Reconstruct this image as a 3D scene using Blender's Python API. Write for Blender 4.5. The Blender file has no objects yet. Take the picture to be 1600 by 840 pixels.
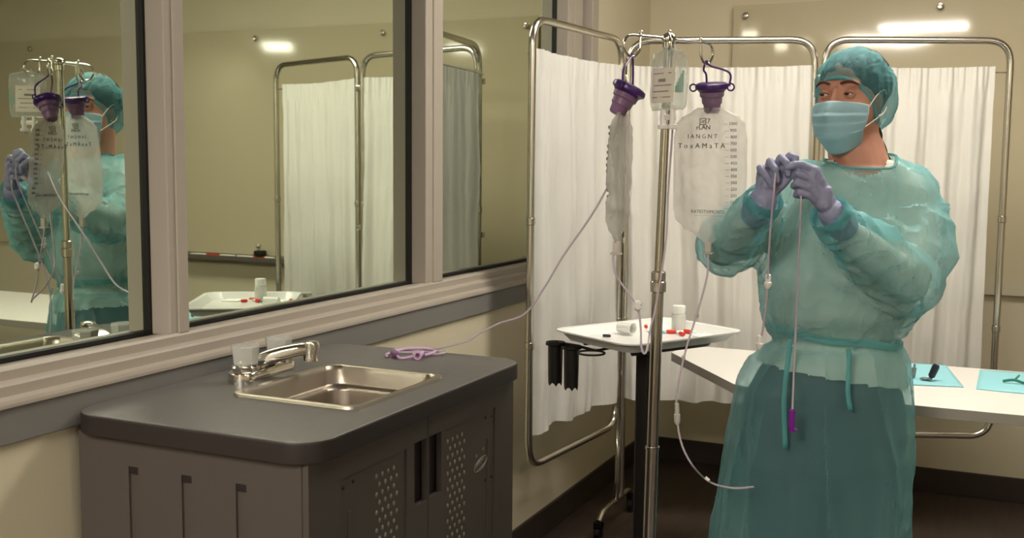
import bpy, bmesh, math, random
from mathutils import Vector, Matrix, noise, Euler
random.seed(7)
PI = math.pi
V = Vector
sc = bpy.context.scene
COL = sc.collection

# ------------------------------------------------------------------ camera
F_PX, PITCH, YAW, ROLL = 1655.42, math.radians(5.6377), math.radians(23.6214), math.radians(.5903)
CX, CY = 832.7, 420.0
CAM = V((1.5813, 0.0, 1.38))
fwd = V((-math.sin(YAW) * math.cos(PITCH), math.cos(YAW) * math.cos(PITCH), -math.sin(PITCH)))
rgt0 = V((math.cos(YAW), math.sin(YAW), 0))
up0 = rgt0.cross(fwd)
cr, sr = math.cos(ROLL), math.sin(ROLL)
rgt = rgt0 * cr + up0 * sr
upv = up0 * cr - rgt0 * sr
cam = bpy.data.cameras.new('camera')
cam_o = bpy.data.objects.new('camera', cam)
COL.objects.link(cam_o)
M = Matrix((rgt, upv, -fwd)).transposed().to_4x4()
M.translation = CAM
cam_o.matrix_world = M
cam.sensor_width = 36.0
cam.lens = F_PX / 1600 * 36.0
cam.shift_x = -(CX - 800) / 1600
cam.clip_start = 0.05
cam.dof.use_dof = True
cam.dof.focus_distance = 2.55
cam.dof.aperture_fstop = 7.0
sc.camera = cam_o

# ------------------------------------------------------------------ world and colour
w = bpy.data.worlds.new('world'); sc.world = w
w.use_nodes = True
w.node_tree.nodes['Background'].inputs[0].default_value = (.9, .85, .75, 1)
w.node_tree.nodes['Background'].inputs[1].default_value = .05
sc.view_settings.view_transform = 'Standard'
sc.view_settings.look = 'None'
sc.view_settings.gamma = 1
sc.view_settings.use_curve_mapping = False
sc.view_settings.exposure = 0.75
try:
    sc.cycles.max_bounces = 10; sc.cycles.transparent_max_bounces = 24
    sc.cycles.transmission_bounces = 8; sc.cycles.diffuse_bounces = 4
    sc.cycles.glossy_bounces = 6; sc.cycles.caustics_reflective = False
    sc.cycles.caustics_refractive = False
    sc.cycles.sample_clamp_indirect = 6
except Exception:
    pass
LIGHT_POWER = 1.0
CEIL = 2.7

# ------------------------------------------------------------------ rays of the measured camera (depth given in room metres)
def ray(px, py):
    a, b = px - CX, py - CY
    x = cr * a + sr * b; y = -sr * a + cr * b
    return rgt0 * (x / F_PX) - up0 * (y / F_PX) + fwd
def ony(px, py, Y):
    v = ray(px, py); return CAM + v * ((Y - CAM.y) / v.y)
def onz(px, py, Z):
    v = ray(px, py); return CAM + v * ((Z - CAM.z) / v.z)
hf = V((-math.sin(YAW), math.cos(YAW), 0))          # level forward
F0 = 2.62
def pp(px, py, wd=0.0):                              # a point wd metres nearer than the nurse's axis plane
    v = ray(px, py); return CAM + v * ((F0 - wd) / v.dot(hf))

# ------------------------------------------------------------------ materials
def rgb(c): 
    return tuple(((x / 255) / 12.92 if x / 255 <= .04045 else ((x / 255 + .055) / 1.055) ** 2.4) for x in c) + (1,)
MATS = {}
def mat(name, col, rough=.5, metal=0., spec=.5, trans=0., alpha=1., bump=0., bscale=30., var=0., vscale=4., coat=0.,
        emit=None, estr=0., edge=0., translucent=0., ior=1.45, stretch=None, sheen=0.):
    if name in MATS: return MATS[name]
    m = bpy.data.materials.new(name); m.use_nodes = True
    nt = m.node_tree; n = nt.nodes; L = nt.links
    b = n['Principled BSDF']; out = n['Material Output']
    c = rgb(col)
    b.inputs['Base Color'].default_value = c
    b.inputs['Roughness'].default_value = rough
    b.inputs['Metallic'].default_value = metal
    b.inputs['Specular IOR Level'].default_value = spec
    b.inputs['IOR'].default_value = ior
    b.inputs['Transmission Weight'].default_value = trans
    b.inputs['Coat Weight'].default_value = coat
    b.inputs['Sheen Weight'].default_value = sheen
    tc = n.new('ShaderNodeTexCoord')
    src = tc.outputs['Object']
    if stretch:
        mp = n.new('ShaderNodeMapping'); mp.inputs['Scale'].default_value = stretch
        L.new(src, mp.inputs['Vector']); src = mp.outputs['Vector']
    if var:
        nz = n.new('ShaderNodeTexNoise'); nz.inputs['Scale'].default_value = vscale; nz.inputs['Detail'].default_value = 5
        L.new(src, nz.inputs['Vector'])
        mr = n.new('ShaderNodeMapRange'); mr.inputs[1].default_value = .3; mr.inputs[2].default_value = .7
        mr.inputs[3].default_value = 1 - var; mr.inputs[4].default_value = 1 + var
        L.new(nz.outputs['Fac'], mr.inputs[0])
        mx = n.new('ShaderNodeVectorMath'); mx.operation = 'SCALE'
        mx.inputs[0].default_value = c[:3]
        L.new(mr.outputs[0], mx.inputs['Scale']); L.new(mx.outputs[0], b.inputs['Base Color'])
    if bump:
        nz = n.new('ShaderNodeTexNoise'); nz.inputs['Scale'].default_value = bscale; nz.inputs['Detail'].default_value = 4
        L.new(src, nz.inputs['Vector'])
        bp = n.new('ShaderNodeBump'); bp.inputs['Strength'].default_value = bump; bp.inputs['Distance'].default_value = .01
        L.new(nz.outputs['Fac'], bp.inputs['Height']); L.new(bp.outputs[0], b.inputs['Normal'])
    if emit:
        b.inputs['Emission Color'].default_value = rgb(emit); b.inputs['Emission Strength'].default_value = estr
    last = b.outputs[0]
    if translucent:
        t = n.new('ShaderNodeBsdfTranslucent'); t.inputs[0].default_value = c
        mx = n.new('ShaderNodeMixShader'); mx.inputs[0].default_value = translucent
        L.new(last, mx.inputs[1]); L.new(t.outputs[0], mx.inputs[2]); last = mx.outputs[0]
    if alpha < 1:
        t = n.new('ShaderNodeBsdfTransparent')
        t.inputs[0].default_value = tuple(.68 + .32 * x for x in c[:3]) + (1,)
        mx = n.new('ShaderNodeMixShader'); mx.inputs[0].default_value = alpha
        if edge:        # a slanting path through the film crosses more of it
            lw = n.new('ShaderNodeLayerWeight'); lw.inputs[0].default_value = .42
            mr2 = n.new('ShaderNodeMapRange'); mr2.inputs[3].default_value = alpha; mr2.inputs[4].default_value = min(1, alpha + edge)
            L.new(lw.outputs['Facing'], mr2.inputs[0]); L.new(mr2.outputs[0], mx.inputs[0])
        L.new(t.outputs[0], mx.inputs[1]); L.new(last, mx.inputs[2]); last = mx.outputs[0]
    L.new(last, out.inputs['Surface'])
    MATS[name] = m
    return m

wall_m = mat('wall paint', (206, 197, 171), .85, bump=.05, bscale=120, var=.02)
ceil_m = mat('ceiling paint', (205, 200, 185), .9)
floor_m = mat('brown plank floor', (58, 47, 41), .5, var=.25, vscale=3, stretch=(14, 1.2, 1), bump=.05)
base_m = mat('dark rubber baseboard', (52, 42, 36), .55)
rail_m = mat('painted metal frame', (170, 161, 149), .42, spec=.5)
apron_m = mat('grey painted apron', (122, 120, 117), .55, var=.03)
gasket_m = mat('black gasket', (14, 12, 11), .6)
mirror_m = mat('one way mirror glass', (222, 231, 215), .012, metal=1)
backing_m = mat('mirror backing', (60, 60, 58), .8)
board_m = mat('glass board', (192, 182, 154), .06, spec=.5, coat=.3)
chrome = mat('chrome', (225, 222, 215), .12, metal=1)
steel = mat('satin steel', (205, 200, 190), .22, metal=1)
polemat = mat('polished steel pole', (190, 186, 178), .16, metal=1)
basin_m = mat('brushed basin steel', (168, 158, 146), .4, metal=1, bump=.03, bscale=60, stretch=(1, 12, 1))
curtain_m = mat('white vinyl curtain', (236, 234, 228), .55, translucent=.28, bump=.06, bscale=9)
counter_m = mat('charcoal countertop', (104, 101, 99), .42, bump=.05, bscale=90, var=.05, vscale=30)
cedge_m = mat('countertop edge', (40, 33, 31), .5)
cab_m = mat('taupe moulded plastic', (76, 69, 65), .5, bump=.04, bscale=160)
cabd_m = mat('dark recess plastic', (26, 18, 18), .6)
cabl_m = mat('embossed taupe plastic', (132, 124, 115), .45)
white_p = mat('white plastic', (238, 236, 230), .3)
black_p = mat('black plastic', (20, 18, 18), .4)
black_mt = mat('black painted steel', (24, 20, 19), .35)
acryl = mat('clear acrylic', (250, 250, 244), .12, trans=.5, ior=1.45)
tube_m = mat('clear lilac tubing', (214, 200, 212), .25, alpha=.75)
purple_m = mat('dark purple plastic', (74, 36, 112), .3)
purplel_m = mat('frosted purple plastic', (138, 100, 140), .35, alpha=.75)
purplev = mat('violet connector', (126, 38, 150), .3)
lilac_m = mat('lilac silicone', (206, 170, 205), .4)
bag_m = mat('frosted feeding bag film', (236, 233, 228), .26, alpha=.36, edge=.35, translucent=.35, bump=.5, bscale=11)
saline_m = mat('clear bag film', (226, 230, 224), .08, alpha=.22, edge=.4, bump=.5, bscale=16)
ink_m = mat('grey print ink', (70, 66, 70), .7)
label_m = mat('white label paper', (236, 228, 212), .6)
tray_m = mat('white tray enamel', (226, 226, 222), .3)
table_m = mat('white laminate', (232, 229, 222), .38)
tablee_m = mat('grey table edge', (158, 152, 142), .5)
pad_m = mat('pale blue underpad', (150, 212, 222), .7)
red_m = mat('red plastic', (206, 52, 36), .35)
green_m = mat('green plastic', (40, 110, 90), .4)
navy_m = mat('dark navy plastic', (24, 34, 48), .35)
blue_m = mat('light blue plastic', (90, 180, 214), .4)
skin_m = mat('skin', (206, 150, 128), .5, spec=.35, var=.05, vscale=30)
lip_m = mat('skin lid', (196, 124, 102), .5)
eye_m = mat('eye white', (215, 205, 200), .25)
iris_m = mat('dark iris', (44, 28, 20), .15)
brow_m = mat('brown brow hair', (84, 50, 36), .8)
hair_m = mat('dark brown hair', (50, 36, 30), .5, bump=.5, bscale=60, stretch=(6, 6, 1))
mask_m = mat('pale blue mask cloth', (158, 196, 206), .75, bump=.08, bscale=300)
maskb_m = mat('white mask edging', (224, 232, 232), .75)
glove_m = mat('lavender nitrile glove', (148, 150, 180), .5, bump=.15, bscale=45)
gown_m = mat('translucent teal gown film', (142, 204, 208), .33, alpha=.23, edge=.6, translucent=.25, bump=1.0, bscale=15, stretch=(1, 1, .45))
gownd_m = mat('doubled teal gown hem', (112, 190, 192), .45, alpha=.62, translucent=.2, bump=.2, bscale=20)
cap_m = mat('translucent teal bouffant cap', (112, 184, 190), .7, alpha=.26, edge=.5, translucent=.3, bump=.9, bscale=28, stretch=(1, 1, .5))
capd_m = mat('cap elastic band', (100, 172, 180), .7, alpha=.85)
shirt_m = mat('light grey scrub top', (228, 225, 213), .8)
pants_m = mat('dark slate trousers', (66, 74, 80), .85)
shoe_m = mat('black shoe leather', (22, 22, 22), .5)
diff_m = mat('light diffuser', (255, 250, 240), .6, emit=(255, 246, 232), estr=42.0)
diff_main = mat('bright light diffuser', (255, 250, 240), .6, emit=(255, 246, 232), estr=11.0)
fix_m = mat('light fixture white', (230, 230, 225), .5)

# ------------------------------------------------------------------ mesh helpers
def obj(name, bm, m, parent=None, smooth=True, loc=None):
    if isinstance(bm, bpy.types.Mesh): me = bm; me.name = name
    else:
        me = bpy.data.meshes.new(name); bm.normal_update(); bm.to_mesh(me); bm.free()
    if len(me.materials): me.materials.clear()
    for x in (m if isinstance(m, (list, tuple)) else [m]): me.materials.append(x)
    if smooth:
        me.polygons.foreach_set('use_smooth', [True] * len(me.polygons))
        try: me.set_sharp_from_angle(angle=math.radians(40))
        except Exception: pass
    o = bpy.data.objects.new(name, me); COL.objects.link(o)
    if smooth and len(me.polygons) < 1500:
        wn = o.modifiers.new('weighted', 'WEIGHTED_NORMAL'); wn.keep_sharp = True
    base = V((0, 0, 0))
    if parent is not None:
        o.parent = parent; p = parent
        while p is not None: base += p.location; p = p.parent
    if loc is not None:
        me.transform(Matrix.Translation(-V(loc)))
        o.location = V(loc) - base
    elif parent is not None:
        me.transform(Matrix.Translation(-base))
    return o
def tag(o, label=None, cat=None, group=None, kind=None):
    if label: o['label'] = label
    if cat: o['category'] = cat
    if group: o['group'] = group
    if kind: o['kind'] = kind
    return o
def thing(name, label, cat, loc, group=None):
    o = bpy.data.objects.new(name, None); COL.objects.link(o); o.location = loc
    o.empty_display_size = .05
    return tag(o, label, cat, group)
def struct(name, bm, m, parent=None, smooth=False):
    o = obj(name, bm, m, parent, smooth)
    if parent is None: o['kind'] = 'structure'
    return o
def NB(): return bmesh.new()
def box(bm, a, b, bev=0., rot=None, c=None, seg=2, mi=0):
    a = V(a); b = V(b)
    r = bmesh.ops.create_cube(bm, size=1)
    vs = r['verts']
    bmesh.ops.scale(bm, vec=(abs(b.x - a.x), abs(b.y - a.y), abs(b.z - a.z)), verts=vs)
    if bev:
        es = list({e for v in vs for e in v.link_edges})
        rr = bmesh.ops.bevel(bm, geom=es, offset=bev, segments=seg, affect='EDGES', profile=.5)
        vs = list({v for f in rr['faces'] for v in f.verts} | {v for v in vs if v.is_valid})
    if rot: bmesh.ops.rotate(bm, verts=vs, cent=(0, 0, 0), matrix=rot)
    bmesh.ops.translate(bm, vec=(a + b) / 2 if c is None else V(c), verts=vs)
    for v in vs:
        for f in v.link_faces: f.material_index = mi
    return vs
def smoothpath(pts, n=8, closed=False):
    pts = [V(p) for p in pts]
    if len(pts) < 3: return pts
    out = []; N = len(pts)
    rng = range(N if closed else N - 1)
    for i in rng:
        p0 = pts[(i - 1) % N] if closed or i > 0 else pts[0] * 2 - pts[1]
        p1 = pts[i]; p2 = pts[(i + 1) % N]
        p3 = pts[(i + 2) % N] if closed or i + 2 < N else pts[-1] * 2 - pts[-2]
        for k in range(n):
            t = k / n
            out.append(.5 * ((2 * p1) + (p2 - p0) * t + (2 * p0 - 5 * p1 + 4 * p2 - p3) * t * t + (3 * p1 - p0 - 3 * p2 + p3) * t ** 3))
    if not closed: out.append(pts[-1])
    return out
def tube(bm, pts, r, seg=10, closed=False, mi=0):
    pts = [V(p) for p in pts]; N = len(pts)
    rad = r if isinstance(r, (list, tuple)) else [r] * N
    rings = []; nrm = None
    for i, p in enumerate(pts):
        if closed: t = (pts[(i + 1) % N] - pts[i - 1])
        else: t = pts[min(i + 1, N - 1)] - pts[max(i - 1, 0)]
        t.normalize()
        if nrm is None: nrm = t.orthogonal().normalized()
        else:
            nrm = (nrm - t * nrm.dot(t)); nrm = nrm.normalized() if nrm.length > 1e-6 else t.orthogonal().normalized()
        bn = t.cross(nrm)
        rings.append([bm.verts.new(p + (nrm * math.cos(2 * PI * k / seg) + bn * math.sin(2 * PI * k / seg)) * rad[i]) for k in range(seg)])
    for i in range(N if closed else N - 1):
        a, b = rings[i], rings[(i + 1) % N]
        for k in range(seg):
            f = bm.faces.new((a[k], a[(k + 1) % seg], b[(k + 1) % seg], b[k])); f.material_index = mi
    if not closed:
        for ring, rev in ((rings[0], True), (rings[-1], False)):
            f = bm.faces.new(ring[::-1] if rev else ring); f.material_index = mi
def fillet(pts, r, n=6):
    pts = [V(p) for p in pts]; out = [pts[0]]
    for i in range(1, len(pts) - 1):
        a = (pts[i - 1] - pts[i]); b = (pts[i + 1] - pts[i])
        d = min(r, a.length * .49, b.length * .49)
        p0 = pts[i] + a.normalized() * d; p2 = pts[i] + b.normalized() * d
        for k in range(n + 1):
            t = k / n; out.append(p0 * (1 - t) ** 2 + pts[i] * 2 * t * (1 - t) + p2 * t * t)
    out.append(pts[-1]); return out
def lathe(bm, prof, c=(0, 0, 0), seg=24, axis=None, mi=0, cap=True):
    """prof: list of (radius, height)"""
    c = V(c); q = Matrix.Identity(3)
    if axis is not None: q = V((0, 0, 1)).rotation_difference(V(axis).normalized()).to_matrix()
    rings = []
    for r, h in prof:
        rings.append([bm.verts.new(c + q @ V((r * math.cos(2 * PI * k / seg), r * math.sin(2 * PI * k / seg), h))) for k in range(seg)])
    for a, b in zip(rings, rings[1:]):
        for k in range(seg):
            f = bm.faces.new((a[k], a[(k + 1) % seg], b[(k + 1) % seg], b[k])); f.material_index = mi
    if cap:
        if prof[0][0] > 1e-5: bm.faces.new(rings[0][::-1]).material_index = mi
        if prof[-1][0] > 1e-5: bm.faces.new(rings[-1]).material_index = mi
    bmesh.ops.remove_doubles(bm, verts=[v for r in rings for v in r], dist=1e-6)
def rrect(hx, hy, r, n=6):
    out = []
    for cx, cy, a0 in ((hx - r, hy - r, 0), (-hx + r, hy - r, 90), (-hx + r, -hy + r, 180), (hx - r, -hy + r, 270)):
        for k in range(n + 1):
            a = math.radians(a0 + 90 * k / n); out.append((cx + r * math.cos(a), cy + r * math.sin(a)))
    return out
def loft(bm, rings, cap0=True, cap1=True, mi=0):
    R = [[bm.verts.new(p) for p in r] for r in rings]; n = len(R[0])
    for a, b in zip(R, R[1:]):
        for k in range(n):
            bm.faces.new((a[k], a[(k + 1) % n], b[(k + 1) % n], b[k])).material_index = mi
    if cap0: bm.faces.new(R[0][::-1]).material_index = mi
    if cap1: bm.faces.new(R[-1]).material_index = mi
    return R
def prism(bm, poly, z0, z1, bev=0.):
    a = [bm.verts.new((p[0], p[1], z0)) for p in poly]; b = [bm.verts.new((p[0], p[1], z1)) for p in poly]
    n = len(poly); fs = [bm.faces.new(a[::-1]), bm.faces.new(b)]
    for k in range(n): fs.append(bm.faces.new((a[k], a[(k + 1) % n], b[(k + 1) % n], b[k])))
    if bev:
        es = [e for e in fs[1].edges] + [e for e in fs[0].edges]
        bmesh.ops.bevel(bm, geom=es, offset=bev, segments=3, affect='EDGES', profile=.5)
def ball(bm, c, r, sub=2):
    rr = bmesh.ops.create_icosphere(bm, subdivisions=sub, radius=1)
    r = (r, r, r) if not isinstance(r, (tuple, list)) else r
    bmesh.ops.scale(bm, vec=r, verts=rr['verts']); bmesh.ops.translate(bm, vec=V(c), verts=rr['verts'])
    return rr['verts']
def rcone(bm, p1, r1, p2, r2, sub=2):
    """capsule with two radii, as a convex hull"""
    t = bmesh.new()
    ball(t, p1, r1, sub); ball(t, p2, r2, sub)
    bmesh.ops.convex_hull(t, input=t.verts[:])
    bmesh.ops.delete(t, geom=[v for v in t.verts if not v.link_faces], context='VERTS')
    me = bpy.data.meshes.new('t'); t.to_mesh(me); t.free(); bm.from_mesh(me); bpy.data.meshes.remove(me)
def chain(bm, pts, rads, sub=2):
    for (a, b, ra, rb) in zip(pts, pts[1:], rads, rads[1:]): rcone(bm, a, ra, b, rb, sub)
def ell(bm, c, r, R=None, sub=3):
    rr = bmesh.ops.create_icosphere(bm, subdivisions=sub, radius=1)
    bmesh.ops.scale(bm, vec=r, verts=rr['verts'])
    if R is not None: bmesh.ops.rotate(bm, verts=rr['verts'], cent=(0, 0, 0), matrix=R)
    bmesh.ops.translate(bm, vec=V(c), verts=rr['verts'])
def voxel(bm, size, smooth=6):
    """fuse all shapes in bm into one continuous skin; returns a bmesh"""
    me = bpy.data.meshes.new('v'); bm.to_mesh(me); bm.free()
    o = bpy.data.objects.new('v', me); COL.objects.link(o)
    m = o.modifiers.new('r', 'REMESH'); m.mode = 'VOXEL'; m.voxel_size = size; m.use_smooth_shade = True
    if smooth:
        s = o.modifiers.new('s', 'SMOOTH'); s.iterations = smooth; s.factor = .5
    dg = bpy.context.evaluated_depsgraph_get()
    ev = bpy.data.meshes.new_from_object(o.evaluated_get(dg))
    bpy.data.objects.remove(o); bpy.data.meshes.remove(me)
    out = bmesh.new(); out.from_mesh(ev); bpy.data.meshes.remove(ev)
    return out
def text_bm(s, size, M4, extrude=.0003):
    cu = bpy.data.curves.new('t', 'FONT'); cu.body = s; cu.size = size; cu.align_x = 'CENTER'; cu.align_y = 'CENTER'
    cu.extrude = extrude; cu.resolution_u = 2
    o = bpy.data.objects.new('t', cu); COL.objects.link(o)
    dg = bpy.context.evaluated_depsgraph_get(); dg.update()
    me = bpy.data.meshes.new_from_object(o.evaluated_get(dg))
    me.transform(M4); bpy.data.objects.remove(o)
    bm = bmesh.new(); bm.from_mesh(me); bpy.data.meshes.remove(me)
    return bm
def add_bm(dst, src):
    me = bpy.data.meshes.new('t'); src.to_mesh(me); src.free(); dst.from_mesh(me); bpy.data.meshes.remove(me)
def copy_tree(o, parent=None):
    c = o.copy(); COL.objects.link(c); c.parent = parent
    for ch in list(o.children): copy_tree(ch, c)
    return c
def NZ(p, s, off=0.): return noise.noise(V((p[0] * s + off, p[1] * s + off * 1.7, p[2] * s - off)))

# ================================================================== THE ROOM
YB, YF, XR = 4.75, -3.4, 6.6
WX = .08          # left wall face
bm = NB(); box(bm, (-.3, YF - .1, -.1), (XR + .1, YB + .1, 0)); struct('floor', bm, floor_m)
bm = NB(); box(bm, (-.3, YF - .1, CEIL), (XR + .1, YB + .1, CEIL + .1)); struct('ceiling', bm, ceil_m)
bm = NB(); box(bm, (-.2, YB, 0), (XR + .1, YB + .1, CEIL)); struct('wall_back', bm, wall_m)
bm = NB(); box(bm, (XR, YF, 0), (XR + .1, YB, CEIL)); struct('wall_right', bm, wall_m)
bm = NB(); box(bm, (-.2, YF - .1, 0), (XR + .1, YF, CEIL)); struct('wall_front', bm, wall_m)
ZS, ZT = 1.03, 2.60                      # window sill and head
YW0, YW1 = -3.2, 3.80                    # run of mirror windows
bm = NB()
box(bm, (-.1, YF, 0), (WX, 4.055, .955)); box(bm, (-.1, 4.055, 0), (WX, YB, ZS - .02))
box(bm, (-.1, YF, ZT), (WX, YB, CEIL))
box(bm, (-.1, 4.055, ZS - .02), (WX, YB, ZT))
box(bm, (-.1, YF, ZS - .02), (WX, YW0 - .05, ZT))
struct('wall_left', bm, wall_m)
# baseboards
bm = NB(); box(bm, (WX, YF, 0), (WX + .012, YB, .105), .003); struct('baseboard_left', bm, base_m)
bm = NB(); box(bm, (WX + .012, YB - .012, 0), (XR, YB, .105), .003); struct('baseboard_back', bm, base_m)
# sill rail (stepped) and the grey apron under it
bm = NB()
prof = [(0, ZS - .006), (.046, ZS), (.058, ZS - .001), (.062, ZS - .006), (.062, ZS - .022), (.074, ZS - .025), (.078, ZS - .029),
        (.078, ZS - .046), (.092, ZS - .05), (.094, ZS - .056), (.094, ZS - .062), (0, ZS - .062)]
a = [bm.verts.new((x, YF, z)) for x, z in prof]; b = [bm.verts.new((x, 4.06, z)) for x, z in prof]
n = len(prof)
for k in range(n): bm.faces.new((a[k], b[k], b[(k + 1) % n], a[(k + 1) % n]))
bm.faces.new(a); bm.faces.new(b[::-1]); bmesh.ops.recalc_face_normals(bm, faces=bm.faces[:])
struct('trim_1', bm, rail_m)
bm = NB(); box(bm, (WX - .002, YF, .905), (.089, 4.06, ZS - .063), .002)
struct('trim_2', bm, apron_m)
bm = NB(); box(bm, (0, YF, ZT - .06), (.094, 4.06, ZT + .02), .003); struct('trim_3', bm, rail_m)
# mullions between the mirror windows (each its own trim)
for k, (y0, y1) in enumerate(((-.68, -.6), (.5, .56), (1.655, 1.706), (2.705, 2.80), (3.80, 3.94))):
    bm = NB()
    box(bm, (-.02, y0, ZS - .004), (.056, y1, ZT - .06), .003)
    box(bm, (.05, y0 + (y1 - y0) * .42, ZS - .002), (.0605, y1, ZT - .06), .002)
    struct('trim_%d' % (4 + k), bm, rail_m)
bm = NB(); box(bm, (-.02, 3.941, ZS), (.03, 3.984, ZT - .06)); struct('trim_9', bm, gasket_m)
bm = NB(); box(bm, (-.02, 3.985, ZS), (.085, 4.055, ZT - .06), .003); struct('trim_10', bm, rail_m)
# panes: mirror glass in black gaskets
edges = [(-3.2, -.68), (-.6, .5), (.56, 1.655), (1.706, 2.705), (2.80, 3.80)]
for k, (y0, y1) in enumerate(edges):
    bm = NB(); box(bm, (-.012, y0 - .002, ZS - .004), (0, y1 + .002, ZT - .058))
    wdw = struct('window_%d' % (k + 1), bm, mirror_m)
    bm = NB()
    g = .007
    box(bm, (.0002, y0 + .0005, ZS - .003), (.009, y0 + g, ZT - .061)); box(bm, (.0002, y1 - g, ZS - .003), (.009, y1 - .0005, ZT - .061))
    box(bm, (.0002, y0 + g, ZS - .003), (.009, y1 - g, ZS + g - .002)); box(bm, (.0002, y0 + g, ZT - .068), (.009, y1 - g, ZT - .061))
    obj('gasket', bm, gasket_m, wdw, False)
bm = NB(); box(bm, (-.14, YF, ZS - .05), (-.101, 4.1, ZT + .05)); struct('trim_11', bm, backing_m)

# ------------------------------------------------------------------ ceiling lights
lights = [((.88, -1.0), (.74, .42), 0, 'ceiling light panel behind the viewer, seen as the straight streak on the glass board'),
          ((.42, -2.0), (.95, .42), -47, 'slanting ceiling light seen as the tilted streak on the glass board'),
          ((1.45, 3.05), (1.5, .55), 0, 'ceiling light panel above the nurse'),
          ((3.95, -1.25), (.66, .3), -70, 'ceiling light panel toward the right rear of the room'),
          ((5.9, -.45), (.8, .3), -55, 'ceiling light panel nearest the right wall')]
for (x, y), (lx, ly), rz, lab in lights:
    t = thing('ceiling_light', lab, 'ceiling light', (x, y, CEIL), 'ceiling light panels')
    R = Matrix.Rotation(math.radians(rz), 3, 'Z')
    bm = NB()
    for s in (-1, 1):
        box(bm, (0, 0, 0), (lx + .06, .03, .03), .003, R, V((x, y, CEIL - .015)) + R @ V((0, s * (ly / 2 + .015), 0)))
        box(bm, (0, 0, 0), (.03, ly, .03), .003, R, V((x, y, CEIL - .015)) + R @ V((s * (lx / 2 + .015), 0, 0)))
    obj('frame', bm, fix_m, t)
    bm = NB(); box(bm, (0, 0, 0), (lx - .002, ly - .002, .044), .004, R, (x, y, CEIL - .0225))
    d = obj('diffuser', bm, diff_main if ly > .45 else diff_m, t, False)

# ------------------------------------------------------------------ glass board on the back wall
bx0, bx1, bz0, bz1 = .47, 4.15, .865, 2.087
bm = NB(); box(bm, (bx0, YB - .028, bz0), (bx1, YB - .020, bz1), .002)
t = thing('glass_board', 'large beige glass board on the back wall above the curtain screen, with chrome standoffs', 'board', (2.3, YB - .02, bz0))
obj('panel', bm, board_m, t)
for x in (.528, 1.328, 2.128, 2.928, 3.80):
    for z in (2.04, .92):
        bm = NB(); lathe(bm, [(.008, -.021), (.008, .0), (.013, .0), (.014, .004), (.014, .016), (.011, .019), (0, .02)], (x, YB - .0275, z), 16, (0, -1, 0))
        obj('standoff', bm, chrome, t)
bm = NB()
box(bm, (1.9, YB - .10, .835), (3.6, YB - .001, .847), .003); box(bm, (1.9, YB - .104, .835), (3.6, YB - .098, .862), .002)
mt = thing('marker_tray', 'long grey marker tray under the glass board', 'tray', (2.7, YB - .05, .835)); obj('shelf', bm, mat('tray grey', (92, 88, 80), .4), mt)
def mx(px, Y=4.70):   # x of what is seen at px in the mirror
    return -ony(px, 395, Y).x
mk = [(312, white_p, 'white'), (332, red_m, 'red'), (357, white_p, 'pale'), (385, white_p, 'white'), (403, red_m, 'red'), (418, white_p, 'white')]
words = ['white board marker at the far end of the marker tray', 'red board marker beside the far white one on the marker tray',
         'pale board marker in the middle of the marker tray', 'white capped marker just left of the black eraser',
         'red marker directly under the black eraser', 'white marker nearest the curtain screen on the marker tray']
for (px, m_, cn), lb in zip(mk, words):
    x = mx(px); bm = NB()
    lathe(bm, [(.006, -.06), (.009, -.055), (.009, .025), (.0075, .03), (.0075, .055), (0, .06)], (x, YB - .06, .8565), 12, (1, .1, 0))
    tag(obj('board_marker', bm, m_), lb, 'marker', 'markers on the tray')
bm = NB(); box(bm, (mx(409) - .026, YB - .090, .867), (mx(409) + .026, YB - .04, .897), .006)
tag(obj('board_eraser', bm, black_p), 'small black eraser resting on the markers of the marker tray', 'eraser')

# ------------------------------------------------------------------ white table in front of the back wall
TZ = .75
A = onz(1049, 550, TZ); B = onz(1146, 599, TZ)
poly = [(A.x, A.y), (B.x, B.y), (1.0, 2.965), (3.7, 2.965), (3.7, 3.61), (.60, 3.61)]
t = thing('white_table', 'long white laminate table behind the nurse, holding the pale blue pads', 'table', (2.2, 3.3, 0))
bm = NB(); prism(bm, poly, TZ - .03, TZ, .002); 
top = obj('tabletop', bm, [table_m, tablee_m], t)
for p in top.data.polygons:
    if abs(p.normal.z) < .5: p.material_index = 1
for x in (1.27, 3.3):
    for dx in (-.0, ):
        bm = NB()
        tube(bm, fillet([(x, 3.12, .718), (x, 3.12, .02), (x, 3.5, .02), (x, 3.5, .718)], .06), .014, 12)
        obj('leg', bm, steel, t)

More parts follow.
